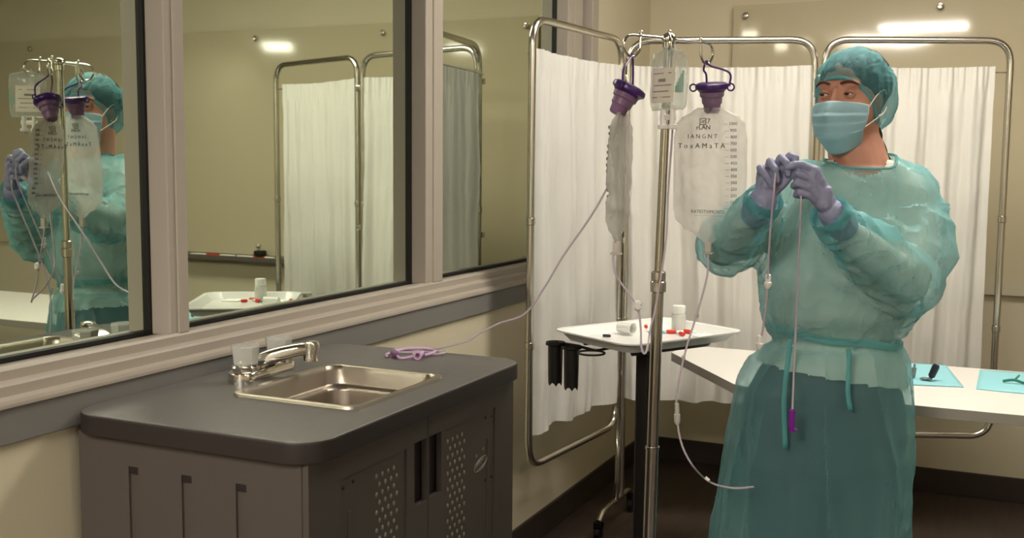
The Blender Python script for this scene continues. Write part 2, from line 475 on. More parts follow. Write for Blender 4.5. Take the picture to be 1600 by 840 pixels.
# ------------------------------------------------------------------ curtain screen, three panels
P = [V((.224, 3.06, 0)), V((.294, 3.76, 0)), V((.972, 3.948, 0)), V((1.615, 4.197, 0))]
t = thing('privacy_screen', 'folding three panel privacy screen of chrome tube and white curtains behind the nurse', 'privacy screen', (.9, 3.9, 0))
ZTOP, ZBOT, ZC0, ZC1 = 1.835, .40, 1.745, .50
tubr = .0125
def panel_frame(a, b, ztop=ZTOP, zbot=ZBOT, open_=False):
    d = (b - a).normalized()
    a2 = a + d * .018; b2 = b - d * .018
    pts = [a2 + V((0, 0, .9)), a2 + V((0, 0, ztop)), b2 + V((0, 0, ztop)), b2 + V((0, 0, zbot)), a2 + V((0, 0, zbot))]
    rp = []
    N = len(pts)
    for i in (1, 2, 3, 4):
        p = pts[i]; pr = pts[i - 1] if i > 1 else pts[4]; nx = pts[i + 1] if i < 4 else pts[1]
        aa = (pr - p).normalized() * .085; bb = (nx - p).normalized() * .085
        for k in range(9):
            s = k / 8; rp.append((p + aa) * (1 - s) ** 2 + p * 2 * s * (1 - s) + (p + bb) * s * s)
    bm = NB()
    if open_: tube(bm, [a2 + V((0, 0, .12))] + rp[:18] + [b2 + V((0, 0, .12))], tubr, 12)
    else: tube(bm, rp, tubr, 12, True)
    # sleeve joints
    for z in (1.2, .8):
        for q in (a2, b2):
            lathe(bm, [(tubr, -.012), (tubr + .0025, -.01), (tubr + .0025, .01), (tubr, .012)], q + V((0, 0, z)), 14)
    return obj('panel_frame', bm, steel, t)
def curtain(a, b, seed, nf):
    d = (b - a); L = d.length - (.09 if seed > 6 else .045); d.normalize(); nrm = V((-d.y, d.x, 0))
    NX, NZ_ = 220, 60
    bm = NB(); G = []
    rnd = random.Random(seed)
    ph = [rnd.uniform(0, 6.28) for _ in range(6)]
    for j in range(NZ_ + 1):
        v = j / NZ_; z = ZC0 + (ZC1 - ZC0) * v
        row = []
        for i in range(NX + 1):
            u = i / NX
            s = .022 + u * L
            uu = u + .02 * math.sin(3 * v + ph[3]) + .03 * noise.noise(V((u * 4, v * 1.3, seed)))
            w1 = math.sin(2 * PI * nf * uu + ph[0] + 1.6 * noise.noise(V((u * 3, seed, v * .6))))
            w2 = math.sin(2 * PI * nf * 2.7 * uu + ph[1] + 2 * noise.noise(V((u * 6, seed, 2))))
            amp = (.006 + .013 * min(1, v * 2.2)) * (.75 + .6 * noise.noise(V((u * 5, seed * 2, v * .4))))
            off = amp * w1 + .003 * w2 + .010 * noise.noise(V((u * 6, v * 5, seed + 3.3))) * (.4 + v)
            off += .0025 * noise.noise(V((u * 30, v * 22, seed)))
            if v < .06: off += .003 * math.sin(2 * PI * nf * 5 * u)
            zz = z + .012 * noise.noise(V((u * 5, 0, seed + 8))) * v - .008 * math.sin(PI * u) * (1 - v)
            row.append(bm.verts.new(a + d * s + nrm * off + V((0, 0, zz))))
        G.append(row)
    for j in range(NZ_):
        for i in range(NX): bm.faces.new((G[j][i], G[j][i + 1], G[j + 1][i + 1], G[j + 1][i]))
    c = obj('curtain', bm, curtain_m, t)
    for z in (ZC0 - .02, ZC1 + .02):
        bm = NB(); tube(bm, smoothpath([a + d * .018 + V((0, 0, z)), a + d * .05 + nrm * .024 + V((0, 0, z)), a + d * (b - a).length * .5 + nrm * .024 + V((0, 0, z)), b - d * .05 + nrm * .024 + V((0, 0, z)), b - d * .018 + V((0, 0, z))], 6), .0025, 8)
        obj('rod', bm, steel, c)
for k, nf in enumerate((4, 5.3, 5.6)):
    panel_frame(P[k], P[k + 1], open_=(k == 1)); curtain(P[k], P[k + 1], 3.1 * k + 1, nf)
for q, s in ((P[1], -1), (P[2], 1)):
    bm = NB()
    tube(bm, fillet([q + V((0, 0, .46)), q + V((0, 0, .36)), q + V((.012, -.02, .30)), q + V((.012, -.02, .16)), q + V((0, 0, .1))], .05), .010, 10)
    tube(bm, fillet([q + V((0, -.19, .075)), q + V((0, -.15, .1)), q + V((0, .15, .1)), q + V((0, .19, .075))], .05), .011, 10)
    leg = obj('leg', bm, steel, t)
    for dy in (-.19, .19):
        bm = NB()
        lathe(bm, [(.0, -.011), (.022, -.011), (.026, -.008), (.026, .008), (.022, .011), (0, .011)], q + V((0, dy, .027)), 20, (1, 0, 0))
        box(bm, q + V((-.016, dy - .009, .02)), q + V((-.012, dy + .009, .075))); box(bm, q + V((.012, dy - .009, .02)), q + V((.016, dy + .009, .075)))
        box(bm, q + V((-.016, dy - .012, .056)), q + V((.016, dy + .012, .075)))
        obj('caster', bm, black_p, leg)
# hinge clips on the top corners
for q in (P[1], P[2]):
    for z in (1.70, 1.1, .6):
        bm = NB(); box(bm, q + V((-.02, -.008, z - .012)), q + V((.02, .008, z + .012)), .004)
        obj('hinge_clip', bm, chrome, t)

# ------------------------------------------------------------------ sink cabinet
cx0, cx1, cy0, cy1, cz = .098, .62, 1.345, 2.165, .94
t = thing('sink_cabinet', 'portable taupe plastic sink cabinet with charcoal top under the mirror windows', 'sink cabinet', (.35, 1.75, 0))
hx, hy = (cx1 - cx0) / 2, (cy1 - cy0) / 2; mxx, myy = (cx0 + cx1) / 2, (cy0 + cy1) / 2
sx0, sx1, sy0, sy1 = .268, .556, 1.568, 1.910        # basin opening incl. rim
# countertop with a hole for the basin: ring of outer rounded rectangle against inner rectangle
def ringed_top():
    bm = NB()
    out = [(mxx + x, myy + y) for x, y in rrect(hx, hy, .06, 8)]
    inn = [((sx0 + sx1) / 2 + x, (sy0 + sy1) / 2 + y) for x, y in rrect((sx1 - sx0) / 2 - .012, (sy1 - sy0) / 2 - .012, .03, 8)]
    n = len(out)
    prof_o = [(0, cz - .036), (0, cz - .006), (.0015, cz - .002), (.005, cz)]
    rings = []
    for ins, z in prof_o:
        rings.append([V((mxx + (p[0] - mxx) * (1 - ins / hx), myy + (p[1] - myy) * (1 - ins / hy), z)) for p in out])
    rings.append([V((p[0], p[1], cz)) for p in inn]); rings.append([V((p[0], p[1], cz - .036)) for p in inn])
    R = loft(bm, rings, False, False)
    for k in range(n): bm.faces.new((R[-1][k], R[-1][(k + 1) % n], R[0][(k + 1) % n], R[0][k]))
    for f in bm.faces: 
        if abs(f.normal.z) < .5: pass
    bmesh.ops.recalc_face_normals(bm, faces=bm.faces[:]); bm.normal_update()
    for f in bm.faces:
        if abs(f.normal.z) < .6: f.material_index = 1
    return bm
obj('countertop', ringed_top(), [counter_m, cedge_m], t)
# body
bx1_, by0, by1 = cx1 - .022, cy0 + .018, cy1 - .018
bm = NB()
poly = [(mxx - .004 + x, (by0 + by1) / 2 + y) for x, y in rrect((bx1_ - cx0 - .012) / 2, (by1 - by0) / 2, .03, 5)]
def side_panel():
    bm = NB()
    # side wall toward the viewer, with long recessed grooves
    xs = [cx0 + .012]; 
    gro = [(.224, .246), (.341, .363), (.455, .477)]
    y = by0
    cur = cx0 + .012
    for g0, g1 in gro:
        box(bm, (cur, y, .03), (g0, y + .02, cz - .036)); 
        box(bm, (g0, y + .005, .03), (g1, y + .02, .853)); box(bm, (g0, y, .853), (g1, y + .02, cz - .036))
        cur = g1
    box(bm, (cur, y, .03), (bx1_ - .012, y + .02, cz - .036), 0)
    return bm
bm = side_panel()
box(bm, (cx0 + .006, by1 - .02, .03), (bx1_ - .012, by1, cz - .036), .003)      # far side
box(bm, (cx0 + .006, by0 + .02, .03), (cx0 + .02, by1 - .02, cz - .036))         # back
box(bm, (cx0 + .02, by0 + .02, .03), (bx1_ - .03, by1 - .02, .05))                # bottom
box(bm, (bx1_ - .03, by0 + .02, cz - .06), (bx1_ - .014, by1 - .02, cz - .036))  # top rail
bd_ = obj('body', bm, cab_m, t, False)
for g0, g1 in ((.224, .246), (.341, .363), (.455, .477)):
    bm = NB(); box(bm, (g0 + .001, by0 + .0012, .8405), (g1 - .001, by0 + .0048, .8525)); obj('slot_top', bm, cabd_m, bd_, False)
ym = 1.752
def door(y0, y1, hy0, hy1, py0, py1, ry0, ry1):
    """y0..y1 extent, handle slot hy0..hy1, dimple strip py0..py1, sunken field ry0..ry1"""
    x0, x1 = bx1_ - .012, bx1_
    bm = NB()
    zt, zb = cz - .038, .04
    hz0, hz1 = .733, .855
    ys = sorted([(y0, hy0), (hy1, y1)])
    for a_, b_ in ys:
        if b_ - a_ > .001:
            # split around the sunken field
            f0, f1 = max(a_, ry0), min(b_, ry1)
            if f1 > f0:
                box(bm, (x0, a_, zb), (x1, f0, zt)) if f0 - a_ > 1e-4 else None
                box(bm, (x0, f1, zb), (x1, b_, zt)) if b_ - f1 > 1e-4 else None
                box(bm, (x0, f0, .852), (x1, f1, zt)); box(bm, (x0, f0, zb), (x1, f1, .10)); box(bm, (x0, f0, .10), (x1 - .003, f1, .852))
            else: box(bm, (x0, a_, zb), (x1, b_, zt))
    box(bm, (x0, hy0, hz1), (x1, hy1, zt)); box(bm, (x0, hy0, zb), (x1, hy1, hz0))
    # slender ribs in the sunken field
    yy = ry0 + .03 if py0 > ry0 + .06 else ry1 - .03
    box(bm, (x1 - .0035, yy - .004, .14), (x1 - .001, yy + .004, .79), .001)
    d_ = obj('door', bm, cab_m, t, False)
    bm = NB(); box(bm, (x0 - .014, hy0 + .0005, hz0), (x0 - .002, hy1 - .0005, hz1)); obj('handle', bm, cabd_m, d_, False)
    bm = NB(); r = .0042
    ny = max(3, int((py1 - py0) / .017)); z = .826; row = 0
    while z > .14:
        for k in range(ny):
            y = py0 + (k + (.5 if row % 2 else 0)) * (py1 - py0) / ny + .005
            v_ = ball(bm, (x1 - .003, y, z), (.002, r, r * 1.25), 1)
        z -= .0165; row += 1
    dm = obj('dimple_strip', bm, cabl_m, d_); 
    sy = -1 if py0 > (ry0 + ry1) / 2 else 1
    yb = ry0 + .012 if sy < 0 else ry1 - .012
    for (yy, z) in ((yb, .835), (yb + (-sy) * .03, .838), (yb, .70), (yb + (-sy) * .03, .70)):
        bm = NB(); ball(bm, (x1 - .003, yy, z), (.0025, .004, .004), 1)
        obj('rivet', bm, cabd_m, d_)
    return d_
door(by0 + .002, ym - .0015, 1.700, 1.7475, 1.566, 1.645, 1.455, 1.672)
d2 = door(ym + .0015, by1 - .002, 1.757, 1.806, 1.832, 1.915, 1.823, 2.05)
bm = NB()
lc = V((bx1_ - .0022, 1.985, .742))
tube(bm, [lc + V((0, .030 * math.cos(a), .012 * math.sin(a) + .006 * math.cos(a))) for a in [2 * PI * k / 28 for k in range(28)]], .0011, 6, True)
tube(bm, [lc + V((0, .024 * math.cos(a), .008 * math.sin(a) + .005 * math.cos(a))) for a in [2 * PI * k / 28 for k in range(28)]], .0007, 6, True)
for dy, dz in ((-.02, .022), (.012, .030)): ball(bm, lc + V((0, dy, dz)), (.001, .004, .0045), 1)
R_ = Matrix(((0, 0, 1), (1, 0, 0), (0, 1, 0))).to_4x4()
tube(bm, smoothpath([lc + V((0, y_, z_)) for y_, z_ in ((-.018, -.006), (-.012, .004), (-.008, -.004), (-.003, .005), (.002, -.002), (.008, .007), (.016, .003))], 4), .0009, 6)
obj('emblem', bm, cabl_m, d2)
# basin
bm = NB()
mx_, my_ = (sx0 + sx1) / 2, (sy0 + sy1) / 2; a_, b_ = (sx1 - sx0) / 2, (sy1 - sy0) / 2
rg = []
for ins, z, r in ((0, cz + .0005, .03), (.002, cz + .0055, .03), (.008, cz + .007, .03), (.014, cz + .005, .028), (.019, cz - .004, .03), (.024, cz - .03, .032), (.027, cz - .034, .034),
                  (.036, cz - .036, .034), (.040, cz - .042, .036), (.046, cz - .135, .04), (.062, cz - .15, .04), (.12, cz - .153, .03)):
    rg.append([V((mx_ + x, my_ + y, z)) for x, y in rrect(a_ - ins, b_ - ins, r, 8)])
loft(bm, rg, False, True)
bas = obj('sink_basin', bm, basin_m, t)
bm = NB(); lathe(bm, [(.0, .0), (.014, .0), (.022, .003), (.022, .0035), (.026, .0035), (.028, 0)], (mx_, my_, cz - .1525), 20); obj('drain', bm, chrome, bas)
# faucet
fx, fy = .214, 1.745
bm = NB()
rg = []
for q, z in ((1, 0), (1, .014), (.96, .020), (.86, .023)):
    rg.append([V((fx + x * q, fy + y * (q if q == 1 else q + .02), cz + z)) for x, y in rrect(.030, .090, .029, 8)])
loft(bm, rg)
fa = obj('faucet', bm, chrome, t)
for dy in (-.054, .054):
    bm = NB(); n = 16; rg = []
    for z, r in ((.0, .026), (.010, .0265), (.013, .020), (.016, .017)):
        rg.append([V((fx + r * (1 + .07 * (k % 2)) * math.cos(2 * PI * k / n), fy + dy + r * (1 + .07 * (k % 2)) * math.sin(2 * PI * k / n), cz + .021 + z)) for k in range(n)])
    loft(bm, rg); obj('handle_collar', bm, chrome, fa)
    rg = []
    for z, r in ((.013, .021), (.016, .0235), (.03, .0245), (.050, .027), (.053, .0255), (.055, .014)):
        rg.append([V((fx + r * (1 + .07 * (k % 2)) * math.cos(2 * PI * k / n), fy + dy + r * (1 + .07 * (k % 2)) * math.sin(2 * PI * k / n), cz + .0215 + z)) for k in range(n)])
    bm = NB(); loft(bm, rg); obj('knob', bm, acryl, fa, False)
bm = NB()
rg = []
path = smoothpath([(fx - .022, fy, cz + .018), (fx + .0, fy + .003, cz + .034), (fx + .03, fy + .012, cz + .047), (fx + .065, fy + .027, cz + .056), (fx + .085, fy + .036, cz + .059)], 6)
for i, p in enumerate(path):
    q = i / (len(path) - 1); wy = .031 - .015 * q; wz = .017 - .004 * q
    d = (path[min(i + 1, len(path) - 1)] - path[max(0, i - 1)]).normalized(); sd = V((0, 0, 1)).cross(d).normalized(); u_ = d.cross(sd)
    rg.append([p + sd * x + u_ * y for x, y in rrect(wy, wz, min(wy, wz) * .8, 5)])
loft(bm, rg)
lathe(bm, [(.014, -.024), (.0165, -.023), (.0170, .010), (.0155, .015), (.010, .017), (0, .017)], (fx + .092, fy + .040, cz + .058), 20)
obj('spout', bm, chrome, fa)

# ------------------------------------------------------------------ instrument stand with tray
tc_ = V((.702, 2.826, 0)); dl = V((.50, .866, 0)).normalized(); ds = V((dl.y, -dl.x, 0))
q0 = ony(1004, 700, 2.82); q0.z = 0
DZ = .031
t = thing('instrument_stand', 'black column stand carrying a white instrument tray left of the drip pole', 'instrument stand', (q0.x, q0.y, 0))
def trayring(hl, hs, r, z): return [tc_ + dl * y + ds * x + V((0, 0, z + DZ)) for x, y in rrect(hs, hl, r, 8)]
bm = NB()
loft(bm, [trayring(.190, .135, .03, .862), trayring(.211, .156, .045, .884), trayring(.222, .167, .05, .887), trayring(.222, .167, .05, .891), trayring(.209, .154, .045, .889),
          trayring(.190, .135, .035, .8665), trayring(.10, .06, .03, .8655)])
obj('tray', bm, tray_m, t)
bm = NB(); prism(bm, [(q0.x + x, q0.y + y) for x, y in rrect(.020, .020, .008, 4)], .06, .865); obj('column', bm, black_mt, t)
bm = NB()
tube(bm, fillet([tc_ - dl * .15 + ds * .10 + V((0, 0, .884)), tc_ + dl * .15 + ds * .10 + V((0, 0, .884)), tc_ + dl * .15 - ds * .10 + V((0, 0, .884)), tc_ - dl * .15 - ds * .10 + V((0, 0, .884))], .03), .007, 10)
box(bm, (q0.x - .028, q0.y - .028, .85), (q0.x + .028, q0.y + .028, .882), .004)
tube(bm, [q0 + V((0, 0, .878)) - dl * .03, q0 + V((0, 0, .878)) + dl * .14 + V((0, 0, .004))], .007, 8)
obj('tray_support', bm, black_mt, t)
bm = NB()
for a in (20, 110, 200, 290):
    d = V((math.cos(math.radians(a)), math.sin(math.radians(a)), 0)); tube(bm, [q0 + V((0, 0, .075)), q0 + d * .26 + V((0, 0, .065))], .016, 10)
bs = obj('base', bm, black_mt, t)
for a in (20, 110, 200, 290):
    d = V((math.cos(math.radians(a)), math.sin(math.radians(a)), 0)); bm = NB()
    lathe(bm, [(0, -.01), (.021, -.01), (.024, -.007), (.024, .007), (.021, .01), (0, .01)], q0 + d * .25 + V((0, 0, .0245)), 18, V((0, 0, 1)).cross(d)); obj('caster', bm, black_p, bs)
bm = NB(); lathe(bm, [(0, -.014), (.012, -.013), (.017, -.004), (.017, .008), (.006, .012), (.005, .03)], q0 + V((.036, -.036, .868)), 16, (-1, 1, 0)); obj('knob', bm, black_p, t)
# ring holder: two rings for the bins and one empty ring
rc = [ony(868, 537, 2.72)]
zr = rc[0].z
rc = [V((p.x, p.y, zr)) for p in (ony(868, 537, 2.72), onz(893, 543, zr), onz(924, 551, zr))]
bm = NB(); rr_ = .036
for k, c in enumerate(rc):
    r = (.0255, .0255, .036)[k]
    tube(bm, [c + V((r * math.cos(2 * PI * j / 24), r * math.sin(2 * PI * j / 24), 0)) for j in range(24)], .003, 6, True)
tube(bm, fillet([rc[0] + V((.0, .026, 0)), rc[1] + V((.0, .03, .002)), rc[2] + V((0, .036, 0)), V((q0.x - .04, q0.y - .02, zr + .002)), V((q0.x, q0.y, zr + .004))], .02), .004, 8)
obj('ring_holder', bm, black_mt, t)
for k, lb in ((0, 'black fluted tube bin hanging outermost at the left end of the instrument tray'), (1, 'black fluted tube bin hanging beside the empty holder ring')):
    c = rc[k]; bm = NB(); n = 24
    rings = [[c + V((r * math.cos(2 * PI * j / n), r * math.sin(2 * PI * j / n), z)) for j in range(n)] for r, z in ((.0275, .006), (.0275, .002), (.0215, -.001), (.020, -.10))]
    rings.append([c + V((.0195 * math.cos(2 * PI * j / n), .0195 * math.sin(2 * PI * j / n), -.118 + .010 * abs(math.sin(PI * j / 4)))) for j in range(n)])
    rings.append([c + V((.008 * math.cos(2 * PI * j / n), .008 * math.sin(2 * PI * j / n), -.105)) for j in range(n)])
    loft(bm, rings, False, True)
    tag(obj('tube_bin', bm, black_p), lb, 'bin', 'black bins hung from the instrument stand')

# things on the tray
TZ2 = .8975
def ontray(px, py): return onz(px, py, TZ2)
c = ontray(1060, 519)
t = thing('white_capped_bottle', 'small clear bottle with white cap standing on the instrument tray right of the pole', 'bottle', c)
bm = NB(); lathe(bm, [(.0, .001), (.019, .001), (.0205, .004), (.0205, .048), (.019, .054), (.015, .057), (0, .057)], c, 24); obj('body', bm, mat('frosted bottle', (226, 228, 220), .2, alpha=.72), t)
bm = NB(); lathe(bm, [(.018, .056), (.019, .058), (.019, .076), (.0175, .079), (0, .079)], c, 24); obj('cap', bm, white_p, t)
c = ontray(978, 522)
bm = NB(); ax = V((.9, -.35, 0)).normalized()
lathe(bm, [(.013, -.026), (.0155, -.024), (.0165, .024), (.0175, .026), (.015, .026), (.0135, -.02), (0, -.02)], c + V((0, 0, .0185)), 22, ax)
tag(obj('medicine_cup', bm, mat('white frosted cup', (236, 236, 230), .3, alpha=.9)), 'small white cup lying on its side on the instrument tray left of the pole', 'cup')
c = ontray(948, 527); bm = NB(); lathe(bm, [(0, -.012), (.004, -.011), (.0045, .006), (.003, .011), (0, .012)], c + V((0, 0, .005)), 12, (1, .2, 0))
tag(obj('dark_stopper', bm, navy_m), 'small dark stopper lying near the left rim of the instrument tray', 'stopper')
def connector(px, py, ang, m1, lb, L=.035, grp='red connectors on the instrument tray'):
    c = ontray(px, py) + V((0, 0, .0062)); ax = V((math.cos(ang), math.sin(ang), 0))
    t = thing('tube_connector', lb, 'connector', c - V((0, 0, .0062)), grp)
    bm = NB(); lathe(bm, [(.004, -L * .4), (.0058, -L * .35), (.0058, L * .1), (.004, L * .16)], c, 14, ax); obj('coupling', bm, m1, t)
    bm = NB(); lathe(bm, [(.0032, L * .15), (.0032, L * .5), (.0022, L * .6)], c, 12, ax); obj('tip', bm, white_p, t)
connector(1052, 521, .5, red_m, 'red tube connector lying just in front of the white capped bottle', .05)
connector(1064, 524, 2.4, red_m, 'red tube connector pointing to the middle of the tray beside the bottle', .04)
connector(1076, 521, -.3, red_m, 'red tube connector lying farthest right on the tray', .045)
connector(1009, 512, 1.9, red_m, 'lone red connector toward the far side of the tray behind the pole', .04)
c = ontray(1026, 519); bm = NB(); box(bm, c + V((-.024, -.02, .0002)), c + V((.024, .02, .0014)), .0005, Matrix.Rotation(.5, 3, 'Z'))
tag(obj('blue_packet', bm, blue_m), 'thin light blue packet lying flat on the tray behind the pole', 'packet')
c = ontray(1110, 524); bm = NB(); box(bm, c + V((-.03, -.05, .0002)), c + V((.03, .05, .003)), .001, Matrix.Rotation(-.3, 3, 'Z'))
tag(obj('gauze_pad', bm, mat('white gauze', (236, 234, 228), .9)), 'flat white gauze pad at the right end of the instrument tray', 'gauze pad')
c = ontray(1030, 506); bm = NB(); lathe(bm, [(0, 0.001), (.016, .001), (.018, .022), (.0165, .022), (.0145, .004), (0, .004)], c, 22)
tag(obj('medicine_cup', bm, white_p), 'small white cup standing upright on the tray behind the pole', 'cup')

# things on the table
for (pxs, lb) in ((((1388, 566), (1478, 571), (1506, 605), (1384, 600)), 'pale blue underpad on the table next to the nurse, under the navy syringe'),
                  (((1531, 578), (1640, 586), (1668, 622), (1525, 608)), 'pale blue underpad on the table at the right edge, under the green clamp'),
                  (((1700, 578), (1800, 588), (1830, 622), (1700, 616)), 'pale blue underpad farthest along the white table')):
    q = [onz(x, y, TZ + .0002) for x, y in pxs]; bm = NB()
    N = 12; G = []
    for j in range(N + 1):
        row = []
        for i in range(N + 1):
            u, v = i / N, j / N
            p = (q[0] * (1 - u) + q[1] * u) * (1 - v) + (q[3] * (1 - u) + q[2] * u) * v
            p.z = TZ + .0015 + .001 * noise.noise(V((u * 5, v * 5, len(lb)))); row.append(bm.verts.new(p))
        G.append(row)
    for j in range(N):
        for i in range(N): bm.faces.new((G[j][i], G[j + 1][i], G[j + 1][i + 1], G[j][i + 1]))
    o = obj('underpad', bm, pad_m); s = o.modifiers.new('s', 'SOLIDIFY'); s.thickness = .0012; s.offset = 1
    tag(o, lb, 'underpad', 'pale blue pads on the table')
def ontable(px, py): return onz(px, py, TZ + .004)
c = ontable(1452, 594)
t = thing('capped_syringe', 'short navy capped syringe leaning on a clear hub on the blue pad', 'syringe', c)
bm = NB(); ax = V((.35, .15, .9)).normalized(); lathe(bm, [(.006, .010), (.010, .014), (.011, .045), (.008, .052), (0, .053)], c, 14, ax); obj('cap', bm, navy_m, t)
bm = NB(); lathe(bm, [(.012, 0), (.012, .004), (.006, .006), (.005, .012)], c, 14, ax); ball(bm, c + V((-.012, 0, .004)), (.016, .008, .005)); obj('hub', bm, mat('grey clear plastic', (120, 130, 128), .2, alpha=.8), t)
c = ontable(1426, 590)
bm = NB(); lathe(bm, [(.004, 0), (.007, .004), (.007, .03), (.003, .034), (.003, .042), (0, .042)], c, 12, (.1, .1, 1))
tag(obj('clear_vial', bm, mat('grey clear plastic', (120, 130, 128))), 'small clear vial standing on the blue pad beside the nurse', 'vial')
c = ontable(1590, 599)
bm = NB(); tube(bm, smoothpath([c + V((-.04, 0, .004)), c + V((-.01, .0, .010)), c + V((.02, .0, .003)), c + V((.05, .01, .006))], 5), .004, 8)
tube(bm, [c + V((-.01, 0, .008)), c + V((.004, .01, .024))], .003, 8)
tag(obj('green_clamp', bm, green_m), 'small green tube clamp on the blue pad at the right edge', 'clamp')

# ------------------------------------------------------------------ drip pole
PT = V((.9045, 2.278, 1.655)); PM = V((.8935, 2.274, 1.125)); PB = V((.882, 2.268, .10))
def pl(z):
    if z > PM.z: s = (z - PM.z) / (PT.z - PM.z); return PM + (PT - PM) * s
    s = (z - PB.z) / (PM.z - PB.z); return PB + (PM - PB) * s
t = thing('drip_pole', 'tall chrome drip pole with four ram horn hooks between the sink cabinet and the nurse', 'drip pole', (PB.x, PB.y, 0))
bm = NB(); tube(bm, [pl(1.10), pl(1.665)], .0098, 20); obj('upper_pole', bm, polemat, t)
bm = NB(); tube(bm, [pl(.08), pl(.745)], .0150, 20); tube(bm, [pl(.745), pl(1.115)], .0132, 20); lathe(bm, [(.0132, -.004), (.0165, -.003), (.0165, .003), (.0132, .004)], pl(.742), 20); obj('lower_pole', bm, polemat, t)
bm = NB(); lathe(bm, [(.0132, -.028), (.0175, -.026), (.018, -.004), (.016, -.002), (.016, .0), (.0165, .002), (.0165, .018), (.0135, .021), (.0098, .022)], PM, 22); co = obj('locking_collar', bm, steel, t)
hd = {'a': V((-.55, -.835, 0)).normalized(), 'b': V((.40, .916, 0)).normalized(), 'c': V((.3, -.95, 0)).normalized(), 'd': V((-.3, .95, 0)).normalized()}
hl = {'a': .123, 'b': .155, 'c': .10, 'd': .10}
def hookpts(k):
    d = hd[k]; L = hl[k]; c = PT
    prof = [(.008, .002), (L * .5, .002), (L - .02, .001), (L - .004, -.006), (L, -.024), (L - .012, -.041), (L - .028, -.043), (L - .041, -.030), (L - .044, -.008), (L - .045, .010)]
    return [c + d * r + V((0, 0, z)) for r, z in prof]
def hookbottom(k): d = hd[k]; return PT + d * (hl[k] - .022) + V((0, 0, -.042))
for k in 'abcd':
    bm = NB(); tube(bm, smoothpath(hookpts(k), 6), .0032, 10); ball(bm, hookpts(k)[-1], .0042, 2); obj('hook', bm, chrome, t)
bm = NB(); lathe(bm, [(.0098, -.022), (.0135, -.020), (.0135, -.006), (.016, -.004), (.017, .004), (.0135, .010), (.007, .014), (0, .015)], PT, 20)
for k in 'abcd': ball(bm, PT + hd[k] * .012, .006, 2)
obj('hook_hub', bm, chrome, t)
bm = NB()
for k in range(5):
    a = 2 * PI * k / 5 + .3; d = V((math.cos(a), math.sin(a), 0)); c0 = V((PB.x, PB.y, .085))
    tube(bm, [c0 + d * .01, c0 + d * .27 + V((0, 0, -.025))], [.014, .010], 10)
lathe(bm, [(.03, -.02), (.03, .02), (.018, .04)], (PB.x, PB.y, .085), 20)
bs = obj('base', bm, steel, t)
for k in range(5):
    a = 2 * PI * k / 5 + .3; d = V((math.cos(a), math.sin(a), 0)); bm = NB()
    lathe(bm, [(0, -.01), (.02, -.01), (.0235, -.007), (.0235, .007), (.02, .01), (0, .01)], V((PB.x, PB.y, .024)) + d * .262, 18, V((0, 0, 1)).cross(d)); obj('caster', bm, black_p, bs)

